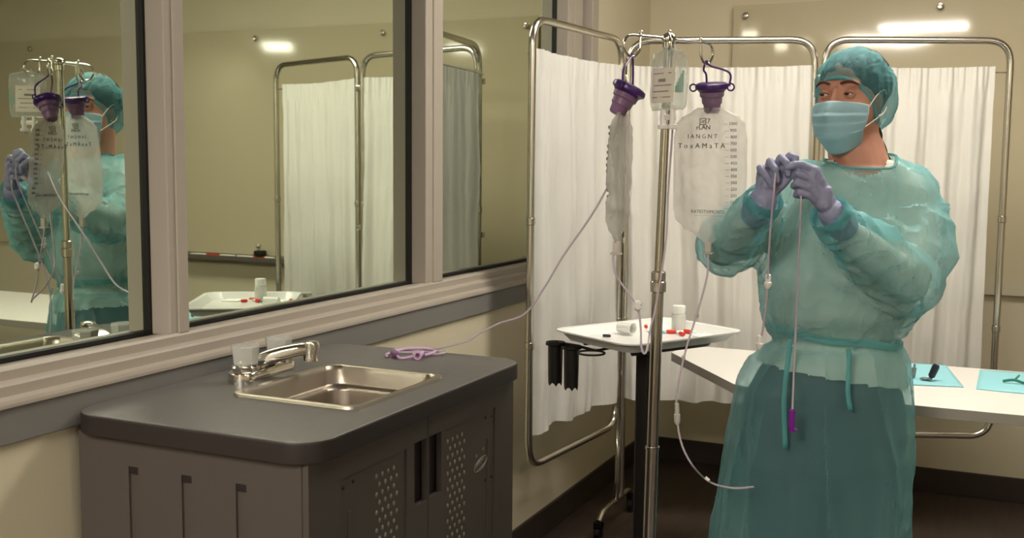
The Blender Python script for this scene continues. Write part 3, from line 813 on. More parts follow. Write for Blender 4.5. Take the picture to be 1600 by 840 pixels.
# ------------------------------------------------------------------ feeding bags
def feeding_bag(label, topc, axis, tdir, zt, zb, cxy_t, cxy_b, hook, hw=.086, pinch=0., mark=True, seed=0., puff=1.):
    """topc: centre of the purple lid; axis: up direction of the lid; tdir: across the bag"""
    t = thing('feeding_bag', label, 'feeding bag', topc, 'feeding bags on the drip pole')
    tdir = V(tdir).normalized(); nrm = V((tdir.y, -tdir.x, 0))     # faces the viewer
    nu, nv = 34, 60; bm = NB(); rings = []
    prof = [(0, .030), (.03, .046), (.07, .068), (.12, .080), (.25, .085), (.4, .086), (.72, .086), (.82, .082), (.89, .062), (.95, .028), (1, .010)]
    def W(v):
        for (v0, w0), (v1, w1) in zip(prof, prof[1:]):
            if v <= v1:
                s = (v - v0) / (v1 - v0); s = s * s * (3 - 2 * s); return (w0 + (w1 - w0) * s) * hw / .086
        return prof[-1][1]
    def cen(v): 
        c = V(cxy_t).lerp(V(cxy_b), v); return V((c.x, c.y, zt + (zb - zt) * v))
    def front(u, v, side=1):
        c = cen(v); wv = W(v) * (1 - pinch * math.exp(-((v - .62) / .03) ** 2))
        th = (.011 * math.sin(PI * min(1, v * 1.15 + .05)) ** .6 + .004) * max(0, 1 - abs(u) ** 2.2) ** .5
        th *= puff * (1 + .35 * noise.noise(V((u * 2.2, v * 5, seed))))
        wr = puff * .0035 * noise.noise(V((u * 3 + v * 2, v * 9, seed + 5))) + .0018 * noise.noise(V((u * 8, v * 20, seed + 9)))
        return c + tdir * u * wv + nrm * (side * th + wr)
    for j in range(nv + 1):
        v = j / nv
        ring = [front(-1 + 2 * i / nu, v, 1) for i in range(nu + 1)] + [front(1 - 2 * i / nu, v, -1) for i in range(1, nu)]
        rings.append(ring)
    loft(bm, rings, True, True)
    obj('pouch', bm, bag_m, t)
    # lid and neck
    ax = V(axis).normalized()
    bm = NB(); lathe(bm, [(0, .013), (.030, .013), (.0365, .010), (.038, .004), (.037, -.001), (.032, -.004), (.0285, -.008)], topc, 30, ax)
    lid = obj('lid', bm, purple_m, t)
    bm = NB(); lathe(bm, [(.0285, -.006), (.027, -.018), (.0235, -.021), (.0225, -.034), (.0195, -.037), (.018, -.052), (.014, -.056)], topc, 26, ax); obj('neck', bm, purplel_m, t)
    # tab loops at both sides of the lid
    e1 = tdir - ax * tdir.dot(ax); e1.normalize()
    for s in (-1, 1):
        bm = NB(); cc = V(topc) + e1 * s * .044 + ax * .002
        tube(bm, [cc + (e1 * math.cos(a) + ax * math.sin(a)) * .008 for a in [2 * PI * k / 14 for k in range(14)]], .002, 6, True)
        obj('tab', bm, purple_m, lid)
    # hanger strap: over the hook
    hb = V(hook)
    p1 = V(topc) + e1 * -.012 + ax * .012; p2 = V(topc) + e1 * .034 + ax * .004
    bm = NB()
    tube(bm, smoothpath([p1, p1 + V((0, 0, .02)) - e1 * .002, hb - e1 * .006 + V((0, 0, -.014)), hb + V((0, 0, .005)), hb + e1 * .010 + V((0, 0, -.006)), p2 + e1 * .006 + V((0, 0, .030)), p2 + e1 * .007], 7), .0024, 8)
    obj('hanger_strap', bm, purple_m, t)
    # print
    if mark:
        def T(s, u, v, size):
            p = front(u, v) + nrm * .0016
            MM = Matrix((tdir, V((0, 0, 1)), nrm)).transposed().to_4x4(); MM.translation = p
            obj('printed_text', text_bm(s, size, MM), ink_m, t, False)
        T('ᴎ7', -.12, .10, .016); T('rLAN', -.14, .145, .0145); T('I A N G N T', -.16, .21, .0135); T('T o x A M a T A', -.17, .28, .0165)
        vals = [1000, 900, 800, 700, 600, 500, 450, 400, 350, 300, 250, 200, 150, 100]
        for k, v_ in enumerate(vals): T('— %d' % v_, .62, .12 + k * .0475, .0100)
        T('RATESTVIMCNTS', -.0, .765, .0105); T('___________________', .06, .785, .0075)
    # outlet port
    pb = cen(1.0)
    bm = NB(); box(bm, pb + V((-.008, -.006, -.022)), pb + V((.008, .006, .004)), .003); box(bm, pb + V((-.012, -.008, -.026)), pb + V((.012, .008, -.021)), .002)
    obj('outlet_port', bm, mat('clear port plastic', (220, 214, 205), .15, alpha=.6), t)
    return t, front, pb
ca, cb = hookbottom('a'), hookbottom('b')
R_top = V((.973, 2.396, 1.556)); L_top = V((.846, 2.180, 1.538))
bagR, frR, pR = feeding_bag('wide clear feeding bag with purple lid facing the viewer, right of the pole', R_top, (0, -.15, 1), (1, -.05, 0), 1.512, 1.203,
                            (.972, 2.392, 0), (.972, 2.406, 0), cb, .087, 0, True, 1.)
bagL, frL, pL = feeding_bag('clear feeding bag with tilted purple lid seen edge-on, left of the pole', L_top, (.41, .18, .9), (-.087, -.996, 0), 1.492, 1.215,
                            (.836, 2.172, 0), (.838, 2.145, 0), ca, .064, .25, True, 4., .5)
# saline bag
hc = hookbottom('c')
sc_ = V((.932, 2.19, 0)); td = V((math.cos(math.radians(-28)), math.sin(math.radians(-28)), 0)); nr = V((td.y, -td.x, 0))
t = thing('saline_bag', 'small clear drip bag with a white label hanging in front of the pole top', 'drip bag', (sc_.x, sc_.y, 1.60))
bm = NB(); rings = []; nu, nv = 26, 34
def sal(u, v, side):
    z = 1.622 - .125 * v
    e = min(1, (1 - abs(2 * v - 1) ** 6)) ** .5
    hwid = .052 * (1 - .10 * abs(2 * v - 1) ** 5) * (1 - .0 * v)
    th = (.014 * max(0, 1 - abs(u) ** 3) ** .5 * e * (.55 + .6 * v)) + .001
    zz = z + .004 * math.cos(u * PI) * (1 if v < .1 else 0)
    return V((sc_.x, sc_.y, zz)) + td * u * hwid + nr * (side * th + .0015 * noise.noise(V((u * 4, v * 5, 3))))
for j in range(nv + 1):
    v = j / nv
    rings.append([sal(-1 + 2 * i / nu, v, 1) for i in range(nu + 1)] + [sal(1 - 2 * i / nu, v, -1) for i in range(1, nu)])
loft(bm, rings); obj('pouch', bm, saline_m, t)
bm = NB(); G = []
for j in range(9):
    v = .30 + .58 * j / 8; G.append([bm.verts.new(sal(-.72 + 1.30 * i / 12, v, 1) + nr * .0012) for i in range(13)])
for j in range(8):
    for i in range(12): bm.faces.new((G[j][i], G[j + 1][i], G[j + 1][i + 1], G[j][i + 1]))
lb_ = obj('label', bm, label_m, t)
bm = NB()
for j, (u0, u1) in enumerate(((-.6, .4), (-.3, .1), (-.55, .45), (-.6, .3), (-.6, .42))):
    v = .38 + .1 * j; h = .004 if j != 1 else .012
    vs = [sal(u0, v, 1), sal(u1, v, 1), sal(u1, v + h / .125 * .5, 1), sal(u0, v + h / .125 * .5, 1)]
    bm.faces.new([bm.verts.new(p + nr * .0022) for p in vs][::-1])
obj('printed_marks', bm, mat('faint grey ink', (150, 140, 128), .7), lb_, False)
bm = NB(); G = []
for j in range(7):
    v = .36 + .36 * j / 6; G.append([bm.verts.new(sal(.62 + .34 * i / 5, v, 1) + nr * .0010) for i in range(6)])
for j in range(6):
    for i in range(5):
        if i + j > 3: bm.faces.new((G[j][i], G[j + 1][i], G[j + 1][i + 1], G[j][i + 1]))
obj('green_mark', bm, mat('pale green print', (140, 172, 156), .5), t)['label'] = 'pale green printed patch'
bm = NB()
for s in (-1, 1):
    c = V((sc_.x, sc_.y, 1.497)) + td * s * .014
    lathe(bm, [(.0065, .003), (.0065, -.030), (.011, -.031), (.011, -.039), (.004, -.040)], c, 14)
box(bm, (0, 0, 0), (.046, .006, .012), .002, Matrix.Rotation(math.radians(-28), 3, 'Z'), (sc_.x, sc_.y, 1.482))
obj('ports', bm, white_p, t)
bm = NB(); tp = V((sc_.x, sc_.y, 1.622))
tube(bm, smoothpath([tp + td * -.018, tp + td * -.01 + V((0, 0, .01)), V((hc.x, hc.y, hc.z + .003)), tp + td * .01 + V((0, 0, .01)), tp + td * .018], 5), .0022, 6)
obj('hanging_loop', bm, saline_m, t)

# ------------------------------------------------------------------ tubing
def tubing(name, pts, label, cat='tube', r=.0024, m=tube_m, n=8, par=None):
    bm = NB(); tube(bm, smoothpath(pts, n), r, 8)
    if par is not None: return obj(name, bm, m, par)
    return tag(obj(name, bm, m), label, cat, 'clear feeding tubes')
# from the left bag down and back up the pole
p = [pL + V((0, 0, -.02)), ony(958, 402, 2.14), ony(963, 430, 2.14), ony(980, 455, 2.15), ony(996, 480, 2.16), ony(1001, 510, 2.16), ony(1002, 540, 2.15), ony(1006, 552, 2.15), ony(1011, 545, 2.16),
     ony(1016, 515, 2.20), ony(1026, 470, 2.235), ony(1040, 380, 2.24), ony(1044, 300, 2.235), ony(1050, 215, 2.20), V((sc_.x, sc_.y, 1.455)) + td * .014]
a_t = tubing('feeding_tube', p, 'lilac tube looping below the tilted feeding bag and up the drip pole')
bm = NB(); c = ony(996, 478, 2.158); lathe(bm, [(.004, -.012), (.0065, -.010), (.0065, .0), (.008, .001), (.008, .006), (.004, .010)], c, 12, (.1, 0, -1)); box(bm, c + V((-.009, -.004, .001)), c + V((.009, .004, .008)), .001); obj('roller_clamp', bm, white_p, a_t)
# from the right bag, hanging loop
p = [pR + V((0, 0, -.022)), ony(1105, 430, 2.40), ony(1092, 480, 2.37), ony(1072, 545, 2.33), ony(1060, 600, 2.31), ony(1057, 640, 2.31), ony(1064, 690, 2.31), ony(1083, 728, 2.32), pp(1110, 753, .15), pp(1145, 762, .175), pp(1178, 760, .19)]
b_t = tubing('feeding_tube', p, 'lilac tube hanging from the wide feeding bag in a long loop to the gown')
bm = NB(); lathe(bm, [(.003, -.028), (.0055, -.026), (.0055, -.004), (.0075, -.002), (.0075, .014), (.004, .022)], ony(1058, 648, 2.31), 12, (.05, 0, -1)); obj('drip_chamber', bm, mat('clear port plastic', (0, 0, 0)), b_t)
for q in ((1089, 492), (1068, 558), (1105, 748)):
    bm = NB(); lathe(bm, [(.003, -.006), (.0042, -.005), (.0042, .005), (.003, .006)], ony(q[0], q[1], 2.37 if q[1] < 500 else (2.33 if q[1] < 600 else 2.345)), 10, (.2, 0, -1) if q[1] < 600 else (.8, 0, -.6)); obj('joint', bm, white_p, b_t)
# from the left bag over to the countertop
cw = cz + .0035
p = [ony(955, 282, 2.15), ony(925, 335, 2.15), ony(880, 400, 2.16), ony(850, 450, 2.17), ony(820, 490, 2.175), ony(780, 505, 2.175), ony(750, 520, 2.17), ony(725, 534, 2.16),
     V((.372, 2.150, cw)), V((.335, 2.135, cw)), V((.305, 2.120, cw + .002)), V((.330, 2.100, cw)), V((.385, 2.135, cw)), V((.425, 2.135, cw + .004)), V((.430, 2.118, cw + .003)), V((.395, 2.098, cw)), V((.372, 2.082, cw + .003))]
c_t = tubing('feeding_tube', p, 'thin tube running from the tilted bag to a small coil on the charcoal countertop')
bm = NB(); tube(bm, smoothpath([V((.33, 2.04, cw + .002)), V((.315, 2.07, cw)), V((.33, 2.125, cw + .004)), V((.375, 2.14, cw + .006)), V((.41, 2.12, cw + .005)), V((.405, 2.08, cw + .002))], 6), .0035, 8); obj('coil', bm, lilac_m, c_t)
bm = NB(); lathe(bm, [(.0045, -.026), (.0055, -.02), (.009, .012), (.0095, .016), (.006, .016), (.005, .0)], V((.402, 2.062, cw + .0065)), 16, V((.25, -1, 0))); e_ = obj('end_cone', bm, lilac_m, c_t)
bm = NB(); lathe(bm, [(.0035, -.02), (.0075, -.016), (.0075, .008), (.0045, .014)], V((.345, 2.052, cw + .005)), 14, V((.7, -.6, 0))); obj('connector', bm, purplel_m, c_t)
bm = NB(); tube(bm, smoothpath([V((.345, 2.052, cw + .005)), V((.37, 2.035, cw)), V((.395, 2.05, cw + .004))], 5), .003, 8); obj('link', bm, lilac_m, c_t)

# ================================================================== THE NURSE
T_H = math.radians(40)
Uu = V((math.cos(YAW), math.sin(YAW), 0)); Ww = -hf; Zz = V((0, 0, 1))
HF = (-Uu * math.sin(T_H) + Ww * math.cos(T_H)).normalized()
HR = (Uu * math.cos(T_H) + Ww * math.sin(T_H)).normalized()
HC = pp(1329, 150, 0.0)
HM = Matrix((HR, HF, Zz)).transposed()
def hp(x, y, z): return HC + HM @ V((x, y, z))
foot = pp(1300, 700, 0); foot = V((foot.x, foot.y, 0))

# torso rings, from measured outline: (py, centre px, half px, half depth m, w offset)
TR = [(240, 1350, 46, .060, .0), (250, 1349, 62, .075, .0), (262, 1345, 84, .09, .0), (282, 1339, 104, .105, .0), (320, 1330, 112, .12, .0), (360, 1322, 120, .135, .01), (430, 1312, 128, .145, .02),
      (490, 1310, 122, .14, .01), (512, 1306, 112, .13, 0), (530, 1304, 102, .12, .0), (560, 1296, 124, .14, .0), (600, 1288, 137, .155, 0), (700, 1281, 146, .17, 0), (840, 1267, 152, .18, 0), (940, 1263, 156, .185, 0)]
def torso_ring(py, cx_, hw_, dp, wo, n=96, infl=1.0, fold=None):
    c = pp(cx_, py, wo); e = pp(cx_ + hw_, py, wo); a = (e - c).length
    out = []
    for k in range(n):
        th = 2 * PI * k / n
        s, co_ = math.sin(th), math.cos(th)
        r = 1.0
        if fold: r = fold(th, c.z)
        out.append(c + Uu * (math.copysign(abs(co_) ** .9, co_) * a * infl * r) + Ww * (math.copysign(abs(s) ** .9, s) * dp * infl * r))
    return out
def interp_rings(TR, step=12):
    out = []
    for (a, b) in zip(TR, TR[1:]):
        nn = max(1, int((b[0] - a[0]) / step))
        for k in range(nn):
            s = k / nn; out.append(tuple(x + (y - x) * s for x, y in zip(a, b)))
    out.append(TR[-1]); return out

# joints
Ls, Lm, Le, Lf, Lw = pp(1418, 303, .03), pp(1432, 385, .09), pp(1418, 442, .15), pp(1356, 392, .22), pp(1298, 338, .29)
Rs, Rm, Re, Rf, Rw = pp(1250, 292, -.07), pp(1172, 372, .0), pp(1130, 386, .08), pp(1158, 355, .17), pp(1192, 316, .26)
# ---- body (skin): head, neck, trunk, arms, legs in one surface
bm = NB()
ell(bm, hp(0, -.018, .030), (.074, .096, .080), HM)
ell(bm, hp(0, .022, -.022), (.069, .068, .082), HM)
ell(bm, hp(0, .044, -.078), (.052, .044, .046), HM)
ell(bm, hp(0, .066, -.112), (.024, .022, .020), HM)
for s in (-1, 1):
    ell(bm, hp(s * .036, .052, -.032), (.026, .026, .022), HM)
    ell(bm, hp(s * .026, .070, .024), (.030, .014, .011), HM)
    ell(bm, hp(s * .072, -.006, -.022), (.006, .016, .028), HM)
chain(bm, [hp(0, .088, .008), hp(0, .097, -.018), hp(0, .102, -.036)], [.008, .009, .010], 2)
for s in (-1, 1): ball(bm, hp(s * .010, .094, -.040), .009, 2)
neck_b = pp(1345, 275, -.01)
chain(bm, [hp(0, -.02, -.05), hp(0.0, -.026, -.10), neck_b], [.064, .064, .076], 3)
chain(bm, [hp(0, .035, -.085), neck_b + Ww * .02], [.035, .05], 3)
for a_, b_ in ((Ls, .052), (Rs, .052)): rcone(bm, neck_b + V((0, 0, -.03)), .05, a_ + V((0, 0, -.01)), b_)
BR = [r for r in TR if 262 <= r[0] <= 565]
loft(bm, [torso_ring(r[0], r[1], r[2] * .74, r[3] * .76, r[4], 32) for r in BR])
chain(bm, [Ls, Lm, Le], [.05, .045, .040]); chain(bm, [Le, Lf, Lw], [.040, .034, .022])
chain(bm, [Rs, Rm, Re], [.05, .043, .040]); chain(bm, [Re, Rf, Rw], [.040, .034, .022])
hipL, hipR = pp(1335, 600, -.01), pp(1245, 600, -.01)
knL, knR = pp(1335, 790, .02), pp(1232, 790, .02); knL.z = knR.z = .47
anL, anR = V((knL.x, knL.y, .09)), V((knR.x, knR.y, .09))
for h_, k_, a_ in ((hipL, knL, anL), (hipR, knR, anR)):
    chain(bm, [h_, k_, k_.lerp(a_, .3), a_], [.088, .056, .055, .036])
    rcone(bm, a_ + V((0, 0, -.045)), .033, a_ + Ww * .13 + V((0, 0, -.06)), .026)
bm = voxel(bm, .0045, 5)
# eye sockets
for s in (-1, 1):
    ec = hp(s * .031, .086, .0)
    for v in bm.verts:
        d = v.co - ec; l = V((d.dot(HR), d.dot(HF), d.z))
        g = math.exp(-((l.x / .019) ** 2 + (l.z / .011) ** 2 + (l.y / .03) ** 2))
        v.co -= HF * (.007 * g)
person = obj('nurse', bm, skin_m, None, loc=foot)
tag(person, 'person in teal gown, bouffant cap, blue mask and lavender gloves holding thin tubes', 'person')
# name kept in plain words
person.name = 'person'
# ---- eyes, lids, brows
for s in (-1, 1):
    ec = hp(s * .031, .0745, .0)
    bm = NB(); ball(bm, ec, .0122, 3)
    e = obj('eye', bm, [eye_m, iris_m], person)
    look = (HF * .93 + HR * -.34 + V((0, 0, -.16))).normalized()
    for p_ in e.data.polygons:
        cc = (p_.center - (ec - foot)).normalized()
        if cc.dot(look) > .84: p_.material_index = 1
    bm = NB(); ball(bm, ec, .0136, 4)
    dl_ = []
    for f in bm.faces:
        d = f.calc_center_median() - ec; x, y, z = d.dot(HR) / .0136, d.dot(HF) / .0136, d.z / .0136
        if y > 0 and abs(x) < .86 and -.24 * (1 - (x / .86) ** 2) < z + .06 < .23 * (1 - (x / .86) ** 2): dl_.append(f)
        elif y < -.1: dl_.append(f)
    bmesh.ops.delete(bm, geom=dl_, context='FACES'); obj('eyelid', bm, skin_m, person)
    bm = NB()
    pts = [ec + HR * (.0140 * x) + HF * (.0140 * math.sqrt(max(0, 1 - x * x - zz_ * zz_))) + V((0, 0, .0140 * zz_)) for x, zz_ in [(-.84 + 1.68 * k / 10, .30 * (1 - ((-.84 + 1.68 * k / 10) / .86) ** 2) - .02) for k in range(11)]]
    tube(bm, pts, .0010, 6); obj('lashes', bm, brow_m, person)
    bm = NB()
    bp_ = [hp(s * (.014 + .040 * k / 8), .0925 - .016 * (k / 8) ** 2 , .0225 + .008 * math.sin(PI * min(1, k / 8 * .9 + .05)) - .004 * (k / 8) ** 2) for k in range(9)]
    tube(bm, bp_, [.0016 + .0022 * math.sin(PI * min(1, .2 + .75 * k / 8)) for k in range(9)], 8); obj('eyebrow', bm, brow_m, person)
# ---- mask
bm = NB(); nu, nv = 40, 36; G = []
for j in range(nv + 1):
    v = j / nv; row = []
    for i in range(nu + 1):
        u = -1 + 2 * i / nu; a = u * (1.18 - .16 * v)
        z = -.019 - .124 * v - .008 * (abs(u) ** 2) * (1 - v) + .032 * abs(u) ** 2 * v
        bulge = math.sin(PI * min(1, v * .86 + .08)) ** .7
        rx = (.073 + .006 * bulge) * (1 - .26 * v ** 2.4); ry = .062 + .022 * bulge * (1 - abs(u) ** 1.6 * .8)
        yc = .030 - .030 * max(0, v - .72) / .28
        y = yc + ry * math.cos(a) + .017 * math.exp(-(u / .24) ** 2) * math.exp(-((v - .16) / .30) ** 2)
        x = rx * math.sin(a)
        # pleats
        for pv in (.26, .46, .66):
            y += .0075 * max(0, 1 - abs(v - pv) / (.13 if v > pv else .025)) * (1 - .8 * abs(u) ** 3)
        y += .0016 * noise.noise(V((u * 4, v * 6, 2)))
        row.append(bm.verts.new(hp(x, y, z)))
    G.append(row)
for j in range(nv):
    for i in range(nu): bm.faces.new((G[j][i], G[j + 1][i], G[j + 1][i + 1], G[j][i + 1]))
top_e = [v.co.copy() for v in G[0]]; sideR = [r[-1].co.copy() for r in G]; sideL = [r[0].co.copy() for r in G]
mk_ = obj('face_mask', bm, mask_m, person); s = mk_.modifiers.new('s', 'SOLIDIFY'); s.thickness = .0014; s.offset = 1
bm = NB(); tube(bm, top_e, .0016, 6); tube(bm, sideR, .0016, 6); tube(bm, sideL, .0016, 6); obj('edging', bm, maskb_m, mk_)
bm = NB()
for sd, ed in ((1, sideR), (-1, sideL)):
    tube(bm, smoothpath([ed[2], hp(sd * .079, .030, -.002), hp(sd * .083, -.004, .012), hp(sd * .082, -.022, .0)], 5), .0013, 6)
    tube(bm, smoothpath([ed[22], hp(sd * .078, .020, -.055), hp(sd * .084, -.006, -.040), hp(sd * .084, -.022, -.02)], 5), .0013, 6)
obj('ear_loop', bm, white_p, mk_)
# earring, stray hair and hair under the cap
bm = NB(); ball(bm, hp(.080, .012, -.050), .0034, 2); obj('earring', bm, white_p, person)
bm = NB(); ell(bm, hp(0, -.032, .034), (.083, .106, .086), HM, 4)
for v in bm.verts:
    v.co += (v.co - hp(0, -.02, .03)).normalized() * .003 * noise.noise(v.co * 40)
def cap_side(p):      # >0 above the cap edge
    d = p - HC; x, y, z = d.dot(HR), d.dot(HF), d.z
    return z - max(-.080, .040 - (.088 - y) * 1.02)
bmesh.ops.delete(bm, geom=[f for f in bm.faces if cap_side(f.calc_center_median()) < .008], context='FACES')
ell(bm, hp(0, -.105, -.005), (.045, .035, .045), HM, 3)
obj('hair', bm, hair_m, person)
bm = NB()
for k in range(7):
    o_ = .004 * (k - 3)
    tube(bm, smoothpath([hp(.050, -.030 + o_ * .3, -.060), hp(.062 + o_ * .3, -.036, -.090), hp(.064, -.060 + o_, -.125), hp(.070 + o_, -.100, -.152 - .003 * k)], 6), [.0042 - .0001 * q for q in range(19)], 6)
obj('loose_hair', bm, hair_m, person)
# cap
bm = NB()
bmesh.ops.create_icosphere(bm, subdivisions=6, radius=1)
for v in bm.verts:
    n_ = v.co.copy()
    # puffier towards the back
    back = max(0, -n_.y)
    r = V((.093 + .006 * back, .120 + .022 * back, .097))
    p = V((n_.x * r.x, n_.y * r.y - .026, n_.z * (r.z if n_.z > 0 else r.z + .03) + .022 - .045 * back * (1 - .6 * abs(n_.z))))
    pl_ = abs(noise.noise(V((math.atan2(n_.x, n_.y + .3) * 5, n_.z * 1.6, 1)))) * .007 - .002
    fine = .0016 * noise.noise(V((math.atan2(n_.x, n_.z + .2) * 16, n_.y * 3, 3)))
    big = .007 * noise.noise(n_ * 3.1) * (.3 + back)
    p += n_ * (pl_ + fine + big)
    v.co = HC + HM @ p
def cape(p):
    d = p - HC; x, y, z = d.dot(HR), d.dot(HF), d.z
    return z - max(-.088, .036 - (.088 - y) * 1.02)
bmesh.ops.delete(bm, geom=[f for f in bm.faces if cape(f.calc_center_median()) < 0], context='FACES')
bmesh.ops.delete(bm, geom=[v for v in bm.verts if not v.link_faces], context='VERTS')
# pull the rim in to the head
for v in bm.verts:
    c_ = cape(v.co)
    if c_ < .022:
        s_ = (1 - c_ / .022) ** 2
        d = v.co - hp(0, -.015, (v.co - HC).z); v.co -= d * (.10 * s_)
rim = [e for e in bm.edges if e.is_boundary]
rc_ = [(e.verts[0].co + e.verts[1].co) / 2 for e in rim]
cp = obj('bouffant_cap', bm, cap_m, person)
rc_.sort(key=lambda p: math.atan2((p - HC).dot(HR), (p - HC).dot(HF) + .02))
sm = [sum((rc_[(i + k) % len(rc_)] for k in range(-4, 5)), V((0, 0, 0))) / 9 for i in range(0, len(rc_), 4)]
bm = NB(); tube(bm, sm, .0042, 8, True); obj('elastic_band', bm, capd_m, cp)

# ---- gloves
def hand(name, palm, fingers, thumb, cuff, label):
    bm = NB()
    for a_, b_, ra, rb in palm: rcone(bm, a_, ra, b_, rb, 2)
    for f in fingers: chain(bm, f, [.0098, .0090, .0084, .0076][:len(f)], 2)
    chain(bm, thumb, [.0125, .0108, .0095, .0085][:len(thumb)], 2)
    chain(bm, cuff, [.030, .033, .035][:len(cuff)], 3)
    b = voxel(bm, .0021, 3)
    for v in b.verts: v.co += v.normal * (.0007 * noise.noise(v.co * 70) + .0006 * noise.noise(v.co * 160))
    g = obj(name, b, glove_m, person); g['label'] = label
    return g
# her left hand (right in the photo): back of the hand to the viewer, index and thumb pinching
w0 = .315
mc = [pp(1272, 266, w0), pp(1268, 280, w0), pp(1268, 294, w0 - .004), pp(1270, 307, w0 - .012)]
Lwr = pp(1300, 332, .29)
palmL = [(Lwr, mc[0], .021, .0125), (Lwr, mc[1], .021, .0130), (Lwr, mc[2], .021, .0125), (Lwr, mc[3], .021, .0115), (mc[0], mc[1], .0125, .0125), (mc[1], mc[2], .0125, .0125), (mc[2], mc[3], .0125, .011),
         (pp(1288, 300, w0 - .01), pp(1288, 318, w0 - .01), .019, .019)]
fL = [[mc[0], pp(1254, 257, w0 + .004), pp(1242, 257, w0 + .006), pp(1231, 261, w0 + .002)],
      [mc[1], pp(1247, 271, w0 + .008), pp(1240, 275, w0 - .008), pp(1250, 279, w0 - .024)],
      [mc[2], pp(1246, 286, w0 + .004), pp(1240, 290, w0 - .012), pp(1250, 293, w0 - .026)],
      [mc[3], pp(1250, 301, w0 - .004), pp(1244, 304, w0 - .018), pp(1254, 306, w0 - .030)]]
thL = [pp(1285, 300, w0 - .03), pp(1268, 280, w0 - .035), pp(1250, 268, w0 - .028), pp(1236, 264, w0 - .014)]
hand('glove', palmL, fL, thL, [Lwr, pp(1307, 340, .285), pp(1316, 352, .275)], 'glove on the hand nearer the mask, back of the hand showing')
# her right hand (left in the photo): knuckles up, fingers curling down over the tube
Rwr = pp(1194, 310, .262)
w1 = .285
mr_ = [pp(1222, 262, w1), pp(1212, 262, w1 - .004), pp(1200, 265, w1 - .010), pp(1190, 272, w1 - .018)]
palmR = [(Rwr, m_, .021, .0125) for m_ in mr_] + [(mr_[k], mr_[k + 1], .0125, .0125) for k in range(3)] + [(pp(1198, 290, .27), pp(1206, 286, .27), .019, .019)]
fR = [[mr_[0], pp(1234, 243, w1 + .010), pp(1243, 247, w1 + .022), pp(1240, 258, w1 + .024)],
      [mr_[1], pp(1220, 246, w1 + .016), pp(1229, 254, w1 + .030), pp(1231, 272, w1 + .026)],
      [mr_[2], pp(1203, 252, w1 + .014), pp(1211, 264, w1 + .030), pp(1214, 282, w1 + .024)],
      [mr_[3], pp(1188, 262, w1 + .006), pp(1197, 275, w1 + .024), pp(1206, 290, w1 + .020)]]
thR = [pp(1208, 300, .275), pp(1222, 288, .290), pp(1233, 276, .298), pp(1238, 264, .300)]
hand('glove', palmR, fR, thR, [Rwr, pp(1189, 320, .255), pp(1182, 332, .24)], 'glove on the raised hand farther from the mask, fingers curled down')

# ---- scrub top, trousers and shoes under the gown
bm = NB()
SR = [r for r in interp_rings(TR, 16) if 250 <= r[0] <= 625]
loft(bm, [torso_ring(r[0], r[1], r[2], r[3], r[4], 40, (.93 if r[0] > 548 else (.84 if r[0] > 505 else .89))) for r in SR])
chain(bm, [Ls, Lm, Le], [.058, .054, .050]); chain(bm, [Le, Lf, pp(1316, 356, .265)], [.050, .045, .030])
chain(bm, [Rs, Rm, Re], [.058, .052, .048]); chain(bm, [Re, Rf, pp(1180, 330, .23)], [.048, .044, .030])
bm = voxel(bm, .008, 5)
def ztop_cut(p): # slanting hem
    u = (p - pp(1300, 570, 0)).dot(Uu); return p.z - (pp(1300, 580, 0).z - .16 * u)
for v in bm.verts: v.co += v.normal * (.004 * noise.noise(v.co * 14))
nk = pp(1344, 250, .04)
bmesh.ops.delete(bm, geom=[f for f in bm.faces if (f.calc_center_median() - nk).length < .062 or f.calc_center_median().z > nk.z + .008], context='FACES')
bmesh.ops.delete(bm, geom=[f for f in bm.faces if ztop_cut(f.calc_center_median()) < 0], context='FACES')
obj('scrub_top', bm, shirt_m, person)
bm = NB()
PR = [(538, 1303, 104, .118, 0), (580, 1294, 118, .130, 0), (620, 1287, 134, .150, 0), (670, 1284, 140, .156, 0), (720, 1283, 136, .145, 0), (760, 1283, 110, .11, 0)]
loft(bm, [torso_ring(r[0], r[1], r[2] * .92, r[3] * .90, r[4], 40) for r in PR])
for h_, k_, a_ in ((hipL, knL, anL), (hipR, knR, anR)): chain(bm, [h_ + V((0, 0, -.02)), k_, k_.lerp(a_, .5), a_ + V((0, 0, -.02))], [.106, .098, .085, .070], 3)
bm = voxel(bm, .008, 5)
for v in bm.verts: v.co += v.normal * (.005 * noise.noise(v.co * 9))
obj('trousers', bm, pants_m, person)
for a_ in (anL, anR):
    bm = NB(); rcone(bm, a_ + V((0, 0, -.04)), .044, a_ + Ww * .14 + V((0, 0, -.052)), .036); rcone(bm, a_ + V((0, 0, -.04)), .044, a_ - Ww * .04 + V((0, 0, -.046)), .040)
    b = voxel(bm, .006, 3)
    for v in b.verts: v.co.z = max(v.co.z, .002)
    obj('shoe', b, shoe_m, person)

# ---- gown
bm = NB()
def gfold(th, z):
    low = max(0, min(1, (.98 - z) / .35))
    waist = math.exp(-((z - .975) / .05) ** 2)
    r = 1 + low * (.030 * math.sin(5 * th + 1.2 + 3 * z) + .020 * math.sin(11 * th + 2.1 - 2 * z) + .042 * max(0, 1 - abs(math.sin(7 * th + 1.5 * math.sin(4 * z + th))) * 2.6)) + waist * .018 * math.sin(17 * th)
    return r
loft(bm, [torso_ring(r[0], r[1], r[2], r[3], r[4], 120, 1.0, gfold) for r in interp_rings(TR, 10)])
chain(bm, [Ls, Lm, Le], [.076, .088, .080], 3); chain(bm, [Le, Lf, pp(1312, 352, .275)], [.080, .068, .046], 3); rcone(bm, pp(1312, 352, .275), .046, pp(1298, 336, .29), .042, 3)
chain(bm, [Rs, Rm, Re], [.072, .070, .066], 3); chain(bm, [Re, Rf, pp(1186, 327, .245)], [.066, .058, .042], 3); rcone(bm, pp(1186, 327, .245), .042, pp(1193, 314, .262), .040, 3)
